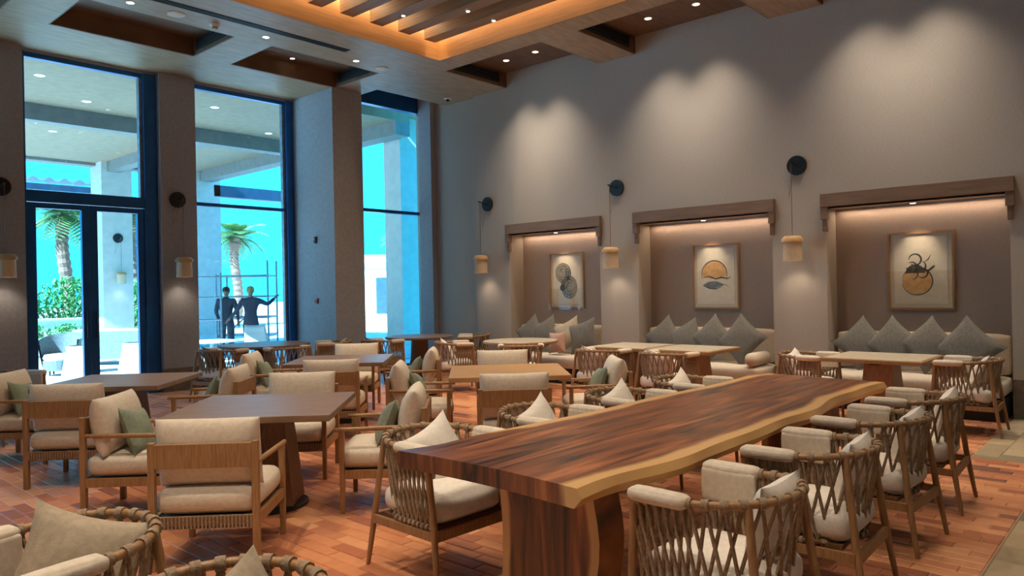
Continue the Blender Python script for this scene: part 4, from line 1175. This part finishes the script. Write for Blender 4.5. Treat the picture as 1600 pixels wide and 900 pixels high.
# workers: one continuous skinned body each
def person(label, x, y, rz, larm, rarm, cap):
    t = empty('person', (x, y, 0), rz); tag(t, label, 'person', 'workers outside')
    V, Ed, Rr = [], [], []
    def v(p, r, par=None):
        V.append(p); Rr.append(r)
        if par is not None: Ed.append((par, len(V)-1))
        return len(V)-1
    pel = v((0, 0, 0.95), 0.15); w_ = v((0, 0.0, 1.10), 0.135, pel); ch = v((0, 0.01, 1.30), 0.165, w_); nk = v((0, 0.0, 1.46), 0.085, ch); n2 = v((0, 0.01, 1.52), 0.055, nk)
    for s in (-1, 1):
        h_ = v((s*0.10, 0, 0.88), 0.105, pel); kn = v((s*0.11, 0.02, 0.50), 0.075, h_); an = v((s*0.12, -0.01, 0.10), 0.05, kn); v((s*0.13, 0.14, 0.04), 0.042, an)
    hands = []
    for s, arm in ((-1, larm), (1, rarm)):
        sh = v((s*0.19, 0, 1.41), 0.075, ch); el = v(arm[0], 0.052, sh); wr_ = v(arm[1], 0.036, el); hands.append((s, Vector(arm[0]), Vector(arm[1])))
    me = bpy.data.meshes.new('body'); me.from_pydata(V, Ed, []); me.materials.append(SUIT)
    b = bpy.data.objects.new('body', me); COL.objects.link(b); b.parent = t
    sk = b.modifiers.new('skin', 'SKIN'); sk.use_smooth_shade = True
    for i, r in enumerate(Rr): me.skin_vertices[0].data[i].radius = (r, r*0.8 if i in (0, 1, 2) else r)
    me.skin_vertices[0].data[0].use_root = True
    sb = b.modifiers.new('sub', 'SUBSURF'); sb.levels = 1; sb.render_levels = 2
    hd_ = MB()
    for i in range(13):
        for j in range(16):
            a, c = PI*i/12, 2*PI*j/16
            p = Vector((0.075*math.sin(a)*math.cos(c), 0.095*math.sin(a)*math.sin(c), 0.115*math.cos(a)))
            if p.z < -0.02: p.x *= 0.88; p.y *= 0.95
            if p.y > 0.085 and abs(p.x) < 0.02 and -0.05 < p.z < 0.02: p.y += 0.02
            hd_.v.append((p.x, p.y+0.02, p.z+1.635))
    for i in range(12):
        for j in range(16): hd_.f.append((i*16+j, (i+1)*16+j, (i+1)*16+(j+1) % 16, i*16+(j+1) % 16))
    for s in (-1, 1): hd_.box((s*0.078, 0.01, 1.63), (0.014, 0.035, 0.055)); hd_.box((s*0.028, 0.108, 1.65), (0.022, 0.012, 0.010))
    hd_.box((0, 0.106, 1.575), (0.045, 0.012, 0.010)).cyl((0, 0.01, 1.46), (0, 0.015, 1.58), 0.05, n=12)
    ho = hd_.build('head', SKIN, t, smooth=True)
    MB().lathe([(0.088, -0.01), (0.09, 0.04), (0.07, 0.09), (0.0005, 0.112)], 18, (0, 0.012, 1.655)).build('cap' if cap else 'hair', CAPM if cap else HAIR, ho, smooth=True)
    for s, el, wr_ in hands:
        d = (wr_-el).normalized(); sd2 = d.cross(Vector((0, 0, 1))); sd2 = sd2.normalized() if sd2.length > 0.1 else Vector((1, 0, 0))
        hm = MB(); hm.tube([wr_-d*0.02, wr_+d*0.04, wr_+d*0.09], [0.03, 0.042, 0.036], 8, flat=0.55)
        for q in range(4):
            b0 = wr_+d*0.085+sd2*(0.027-0.018*q); L = (0.065, 0.075, 0.07, 0.055)[q]
            hm.tube([b0, b0+d*L*0.55+Vector((0, 0, -0.006)), b0+d*L+Vector((0, 0, -0.022))], [0.009, 0.0085, 0.006], 6)
        b0 = wr_+d*0.03+sd2*0.035; hm.tube([b0, b0+d*0.035+sd2*0.022, b0+d*0.065+sd2*0.024], [0.011, 0.010, 0.007], 6)
        hm.build('hand', SKIN, t, smooth=True)
    return t
fx = math.radians(-48)   # facing away from the camera
x, y = at_px(353, 18.6)
person('worker in dark clothes standing with his back turned, bare headed', x, y, fx, ((-0.27, 0.02, 1.14), (-0.24, 0.14, 0.92)), ((0.27, 0.02, 1.14), (0.25, 0.12, 0.90)), False)
x, y = at_px(391, 18.2)
person('worker in dark clothes and a cap reaching up to the scaffold', x, y, fx+0.25, ((-0.33, 0.03, 1.16), (-0.50, 0.14, 0.98)), ((0.40, 0.06, 1.30), (0.56, 0.18, 1.46)), True)

# terrace furniture
def basket_chair(label, px, depth, rz):
    x, y = at_px(px, depth)
    t = empty('rattan_armchair', (x, y, 0), rz); tag(t, label, 'chair', 'terrace rattan chairs')
    sh = MB(); n = 22
    for i in range(n+1):
        a = -PI*0.12+PI*1.24*i/n
        hh = 0.72+0.10*math.sin(max(0, min(PI, a)))
        for r_, z in ((0.30, 0.10), (0.36, 0.42), (0.40, hh), (0.365, hh), (0.325, 0.42), (0.27, 0.12)):
            sh.v.append((r_*math.cos(a), -r_*math.sin(a), z))
    for i in range(n):
        for j in range(6):
            sh.f.append((i*6+j, (i+1)*6+j, (i+1)*6+(j+1) % 6, i*6+(j+1) % 6))
    sh.build('shell', RATTAN, t, smooth=True)
    MB().lathe([(0.0005, 0.10), (0.31, 0.10), (0.31, 0.30), (0.0005, 0.30)], 24).build('seat_base', RATTAN, t)
    MB().lathe([(0.0005, 0.30), (0.28, 0.30), (0.31, 0.35), (0.28, 0.42), (0.0005, 0.44)], 24).build('cushion', WHITEC, t, smooth=True)
    for k in range(4): MB().cyl((0.22*math.cos(k*PI/2+0.8), 0.22*math.sin(k*PI/2+0.8), 0), (0.22*math.cos(k*PI/2+0.8), 0.22*math.sin(k*PI/2+0.8), 0.1), 0.018, n=8).build('leg', BLACK, t)
basket_chair('grey rattan armchair outside the left door leaf', 92, 15.2, math.radians(150))
def tall_planter(label, px, depth):
    x, y = at_px(px, depth); t = empty('tapered_planter', (x, y, 0), math.radians(-40)); tag(t, label, 'planter', 'cream planters')
    MB().frustum(0.25, 0.25, 0, 0.16, 0.16, 0.62).build('body', WHITEC, t, bevel=0.01); MB().frustum(0.17, 0.17, 0.62, 0.17, 0.17, 0.66).build('lip', WHITEC, t); MB().bx(-0.15, 0.15, -0.15, 0.15, 0.66, 0.665).build('soil', BASEM, t)
tall_planter('cream tapered planter beside the rattan armchair', 122, 14.0)
tall_planter('cream tapered planter behind the right door leaf', 208, 14.6)
def sofa(label, px, depth, rz, L):
    x, y = at_px(px, depth); t = empty('terrace_sofa', (x, y, 0), rz); tag(t, label, 'sofa', 'terrace sofas')
    MB().bx(-L/2, L/2, -0.38, 0.38, 0.14, 0.26).build('base', RATTAN, t)
    MB().bx(-L/2, L/2, -0.42, -0.34, 0.14, 0.78).build('back', RATTAN, t)
    for s in (-1, 1):
        MB().bx(s*L/2-0.05, s*L/2+0.05, -0.42, 0.38, 0.14, 0.60).build('arm', RATTAN, t)
        for q in (-0.34, 0.32): MB().cyl((s*(L/2-0.08), q, 0), (s*(L/2-0.08), q, 0.14), 0.025, n=8).build('leg', BLACK, t)
    cushion_mb(L-0.12, 0.66, 0.16, 0.05, 0.015, c=(0, 0.03, 0.34)).build('seat_cushion', WHITEC, t, smooth=True)
    cushion_mb(L-0.12, 0.15, 0.40, 0.05, 0.015, c=(0, -0.26, 0.62)).build('back_cushion', WHITEC, t, smooth=True)
sofa('long grey terrace sofa with white cushions outside the right door leaf', 176, 17.5, math.radians(-48), 1.7)
x, y = at_px(400, 16.0)
t = empty('white_terrace_chair', (x, y, 0), math.radians(160)); tag(t, 'white shell chair outside the palm window', 'chair')
sh = MB()
for i in range(9):
    for j in range(9):
        u, v_ = -1+2*i/8, j/8
        sh.v.append((0.25*u*(1-0.25*max(0, v_-0.5)), -0.22*max(0, min(1, v_*2-0.7))-0.05*(1-u*u)+0.22*(1-min(1, v_*2)), 0.45+max(0, v_-0.42)*0.75+0.02*u*u))
for i in range(8):
    for j in range(8): sh.f.append((i*9+j, (i+1)*9+j, (i+1)*9+j+1, i*9+j+1))
so2 = sh.build('shell', WHITEP, t, smooth=True); so2.modifiers.new('solid', 'SOLIDIFY').thickness = 0.02
for sx_ in (-0.2, 0.2):
    for sy_ in (-0.2, 0.2): MB().cyl((sx_, sy_, 0), (sx_*0.8, sy_*0.8, 0.44), 0.014, n=8).build('leg', STEEL, t)
x, y = at_px(330, 16.5)
t = empty('terrace_table', (x, y, 0)); tag(t, 'pale low terrace table outside the palm window', 'table')
MB().lathe([(0.0005, 0.52), (0.55, 0.52), (0.56, 0.55), (0.0005, 0.56)], 32).build('top', WHITEP, t); MB().lathe([(0.28, 0), (0.26, 0.03), (0.05, 0.06), (0.05, 0.52)], 24).build('stem', STEEL, t, smooth=True)
